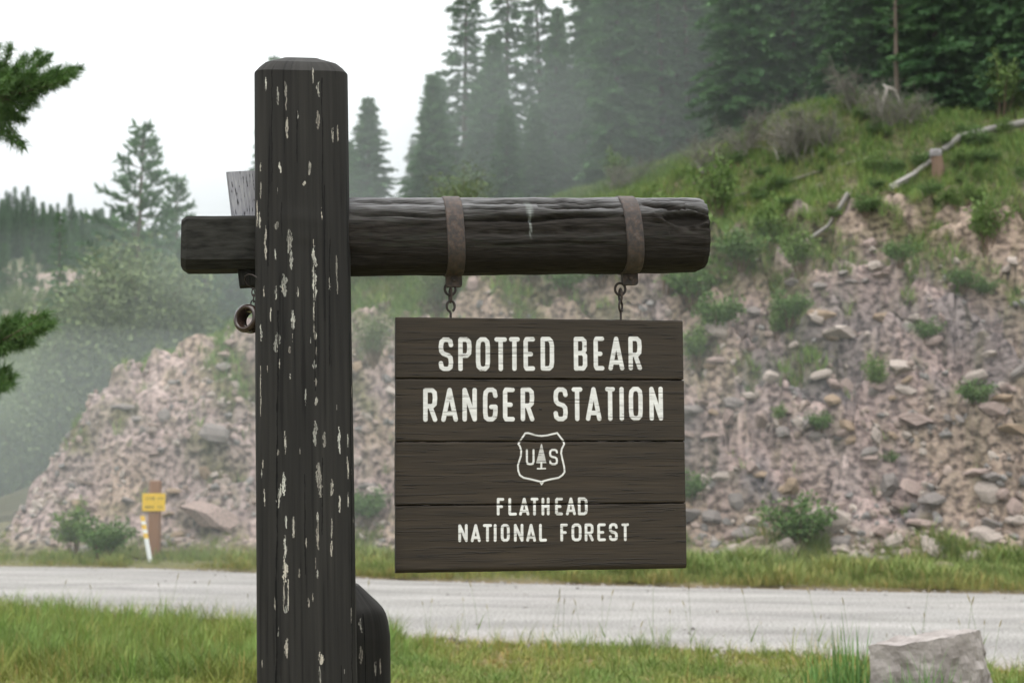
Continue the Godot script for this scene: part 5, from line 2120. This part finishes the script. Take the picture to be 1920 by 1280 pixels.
func build_trees() -> void:
	var fir := conifer("fir_tree", "", 13.0, 2.5, 0.06, 0, 401)
	var fir2 := conifer("fir_tree", "", 13.0, 2.1, 0.1, 0, 402)
	var pine := conifer("pine_tree", "", 9.0, 2.0, 0.24, 1, 403)
	var thin := conifer("spruce_tree", "", 13.0, 2.1, 0.08, 2, 404)
	var bare := conifer("pine_tree", "", 16.0, 2.3, 0.42, 1, 405)
	# the ones that can be told apart
	plant(fir, 13, "hazy fir standing alone against the sky just right of the post", "", 692, 178, 50, 1.25)
	plant(fir2, 13, "small hazy fir half hidden behind the post's right edge", "", 655, 262, 52, 1.2)
	plant(fir2, 13, "small pointed fir left of the tall group above the arm", "", 805, 190, 54, 1.2)
	plant(thin, 13, "low ragged spruce above the arm's left strap", "", 770, 262, 50, 1.3)
	plant(thin, 13, "tall ragged spruce at the left edge of the group above the arm", "", 872, -70, 48, 1.15)
	plant(fir, 13, "broad dark fir low in the middle of the group above the arm", "", 930, 60, 45, 1.15)
	plant(thin, 13, "tallest thin spruce in the group above the arm", "", 948, -130, 50, 1.0)
	plant(thin, 13, "tall spruce right of the middle of the group above the arm", "", 1014, -90, 48, 1.1)
	plant(fir, 13, "dark fir leaning to the gap of sky above the arm", "", 1040, 10, 46, 0.95)
	plant(fir2, 13, "small fir in the gap of sky between the two tall groups", "", 1085, 190, 50, 1.1)
	plant(fir2, 13, "brownish fir trunk and crown left in the second tall group", "", 1140, -80, 50, 1.1)
	plant(fir, 13, "dense green fir above the right strap", "", 1185, -40, 50, 1.2)
	plant(thin, 13, "ragged spruce right of the dense fir above the right strap", "", 1240, -90, 43, 1.2)
	plant(bare, 16, "pine with a bare pale trunk above the end of the arm", "", 1505, -330, 38, 0.9)
	plant(bare, 16, "pine with a bare reddish trunk right of the pale trunked pine", "", 1598, -330, 37, 0.9)
	plant(bare, 16, "bare trunked pine behind the two at the arm end", "", 1470, -260, 44, 0.9)
	plant(pine, 9, "clumpy pine standing against the sky left of the tenon", "", 261, 228, 72, 1.05)
	plant(pine, 9, "smaller pale pine right behind the clumpy pine", "", 338, 332, 80, 0.95)
	plant(thin, 13, "slender dark spruce on the valley side left of the clumpy pine", "", 116, 395, 62, 0.75)
	plant(thin, 13, "thin tree top showing over the left shoulder of the post", "", 505, 100, 62, 0.8)
	# the wood behind, where one tree looks like the next
	var r := RandomNumberGenerator.new()
	r.seed = 71
	var set_: Array = [[fir, 13.0], [fir2, 13.0], [thin, 13.0], [bare, 16.0]]
	for i in 84:
		var px := lerpf(1130, 2080, (i + r.randf()) / 84.0)
		var d := r.randf_range(42.0, 58.0)
		if px > 1290:
			d = r.randf_range(36.0, 52.0)
		if px > 1500:
			d = r.randf_range(31.5, 46.0)
		var e: Array = set_[[0, 1, 0, 2, 1, 0, 3][i % 7]]
		plant(e[0], e[1], "tall conifer, one of many alike in the dense wood on the right slope", "conifers of the dense wood on the right slope", px, r.randf_range(-420, -60) - (px - 1150) * 0.12, d, r.randf_range(0.8, 1.05))
	for i in 20:
		var px := r.randf_range(800, 1300)
		var e: Array = set_[i % 3]
		plant(e[0], e[1], "half grown hazy conifer, one of many alike behind the arm", "half grown conifers behind the arm", px, r.randf_range(110, 300), r.randf_range(40, 56), r.randf_range(1.1, 1.4))
	for i in 9:
		plant(fir2 if i % 2 else thin, 13, "small hazy conifer, one of several alike on the hill behind the tenon", "small conifers on the hill behind the tenon", r.randf_range(330, 480), r.randf_range(425, 480), r.randf_range(52, 75), 1.4)
	# trees of the far ridge
	var mini_ := conifer("distant_conifer", "small dark conifer on the far skyline at the left, one of a row", 9.0, 1.7, 0.04, 2, 406)
	mini_.set_meta("group", "conifers on the far skyline")
	for i in 40:
		var px := -40 + i * 10.5 + r.randf_range(-9, 9)
		var d := r.randf_range(205, 236)
		var o := mini_ if i == 0 else copy_of(mini_, "small dark conifer on the far skyline at the left, one of a row", "conifers on the far skyline")
		var x := (px - 960) / F * d
		o.position = put(x, d) - Vector3(0, 0.2, 0)
		o.rotation.y = r.randf() * TAU
		o.scale = Vector3.ONE * r.randf_range(0.35, 0.95)
	var forms := []
	var tt := PackedColorArray()
	for i in 900:
		var d := r.randf_range(105, 245)
		var px := r.randf_range(-200, 480)
		var x := (px - 960) / F * d
		if r.randf() < bare_far(x, d) * 0.93:
			continue
		var sc := r.randf_range(0.35, 0.8)
		forms.append(Transform3D(Basis(Vector3.UP, r.randf() * TAU).scaled(Vector3.ONE * sc), put(x, d) - Vector3(0, 0.2, 0)))
		tt.append(Color.WHITE * r.randf_range(0.7, 1.2))
	var crown: MeshInstance3D = mini_.get_node("crown")
	scatter("far_wood", crown.mesh, forms, tt, self, "dark hazy wood covering the far hill at the left", "wood")


func build_near_pine() -> void:
	# a pine just outside the frame on the left; its branch ends reach in
	var r := RandomNumberGenerator.new()
	r.seed = 81
	var dist := 9.5
	var base := at(-330, 1280, dist)
	var g := thing("near_pine", "dark green pine branches with needle tufts reaching in at the left edge", "tree", Vector3(base.x, 0, base.z))
	var o := g.position
	var trunk := Shape.new()
	trunk.tube(PackedVector3Array([Vector3(0, -0.2, 0), Vector3(0.05, 2.0, 0), Vector3(0.02, 4.5, 0), Vector3(0, 7.5, 0)]), PackedFloat32Array([0.19, 0.16, 0.12, 0.04]), 12, Color(0.13, 0.095, 0.07))
	part("trunk", trunk.mesh(mats.bark, true), g)
	var twigs := Shape.new()
	var leaf := Shape.new()
	var lists := [
		# root on the trunk, then tips
		[[-330, 330], [[-10, 85], [18, 92], [45, 110], [70, 100], [88, 108], [30, 130], [60, 140], [82, 150], [104, 132], [122, 138], [146, 127], [136, 140], [120, 152], [100, 160], [78, 170], [58, 180], [40, 165], [15, 150], [-8, 170], [-5, 120], [20, 190], [45, 200], [62, 190], [10, 215], [30, 218], [42, 222], [-6, 230], [2, 250], [20, 262], [38, 270], [-12, 200], [-40, 150], [-45, 220], [-30, 90], [75, 120], [92, 145], [110, 140], [130, 132], [50, 155], [24, 172], [5, 190], [66, 155], [38, 145], [12, 130], [-15, 140]]],
		[[-330, 820], [[-8, 612], [14, 600], [35, 598], [52, 606], [70, 596], [84, 592], [94, 608], [80, 616], [62, 622], [45, 628], [28, 622], [10, 632], [-6, 640], [20, 650], [38, 645], [55, 640], [5, 655], [-15, 625], [-40, 630], [26, 610], [66, 608], [46, 615]]],
		[[-330, 900], [[-8, 700], [10, 695], [20, 705], [16, 718], [4, 726], [-10, 716]]],
	]
	for e: Array in lists:
		var hub := at(e[0][0], e[0][1], dist)
		var mid := Vector3.ZERO
		for t: Array in e[1]:
			mid += at(t[0], t[1], dist)
		mid /= e[1].size()
		twigs.tube(PackedVector3Array([hub - o, hub.lerp(mid, 0.5) - Vector3(0, 0.08, 0) - o, mid - o]), PackedFloat32Array([0.04, 0.028, 0.012]), 7, Color(0.13, 0.1, 0.075), false)
		for t: Array in e[1]:
			var tip := at(t[0], t[1], dist + r.randfn() * 0.16)
			var from := mid.lerp(hub, 0.15)
			from = from.lerp(tip, 0.3)
			twigs.tube(PackedVector3Array([mid.lerp(hub, 0.1) - o, from - o, tip - o]), PackedFloat32Array([0.008, 0.006, 0.004]), 4, Color(0.14, 0.11, 0.08), false)
			var ax := (tip - mid).normalized()
			ax = (ax + Vector3(0.35, 0.25, 0)).normalized()
			for k in 260:
				var f := r.randf()
				var p := tip.lerp(from, f * f * 0.9) - o + Vector3(r.randfn(), r.randfn(), r.randfn()) * 0.012
				var d := (ax * r.randf_range(0.3, 1.2) + Vector3(r.randfn(), r.randfn(), r.randfn()) * 0.62).normalized()
				var l := r.randf_range(0.05, 0.1)
				var side := d.cross(Vector3(r.randfn(), r.randfn(), r.randfn())).normalized() * 0.0034
				var col := Color(0.05, 0.105, 0.03).lerp(Color(0.1, 0.17, 0.05), r.randf())
				leaf.tri(p - side, p + side, p + d * l, col)
	part("branches", twigs.mesh(mats.bark, true), g)
	part("needles", leaf.mesh(mats.needle), g)


func build_dust() -> void:
	# road dust hanging in the air: thick at the left bend, thinning to the right
	var m := {}
	for k in [0.004, 0.007, 0.012, 0.02]:
		var f := FogMaterial.new()
		f.resource_name = "dust"
		f.albedo = Color(0.93, 0.97, 0.95)
		f.density = k
		m[k] = f
	var list := [
		[90, 930, 38, 30, 9, 20, 0.012],
		[100, 880, 58, 50, 8, 20, 0.012],
		[330, 830, 25, 22, 8, 6, 0.012],
		[650, 620, 44, 13, 10, 14, 0.007],
		[760, 360, 42, 20, 9, 10, 0.012],
		[1000, 260, 41, 26, 9, 9, 0.007],
		[1370, 230, 36, 18, 9, 7, 0.012],
		[1450, 80, 38, 34, 15, 8, 0.007],
		[850, 780, 23, 28, 7, 5, 0.012],
	]
	for e: Array in list:
		var v := FogVolume.new()
		v.shape = RenderingServer.FOG_VOLUME_SHAPE_ELLIPSOID
		v.material = m[e[6]]
		v.size = Vector3(e[3], e[4], e[5])
		v.name = numbered("dust_haze")
		add_child(v)
		v.position = at(e[0], e[1], e[2])
		v.set_meta("kind", "stuff")
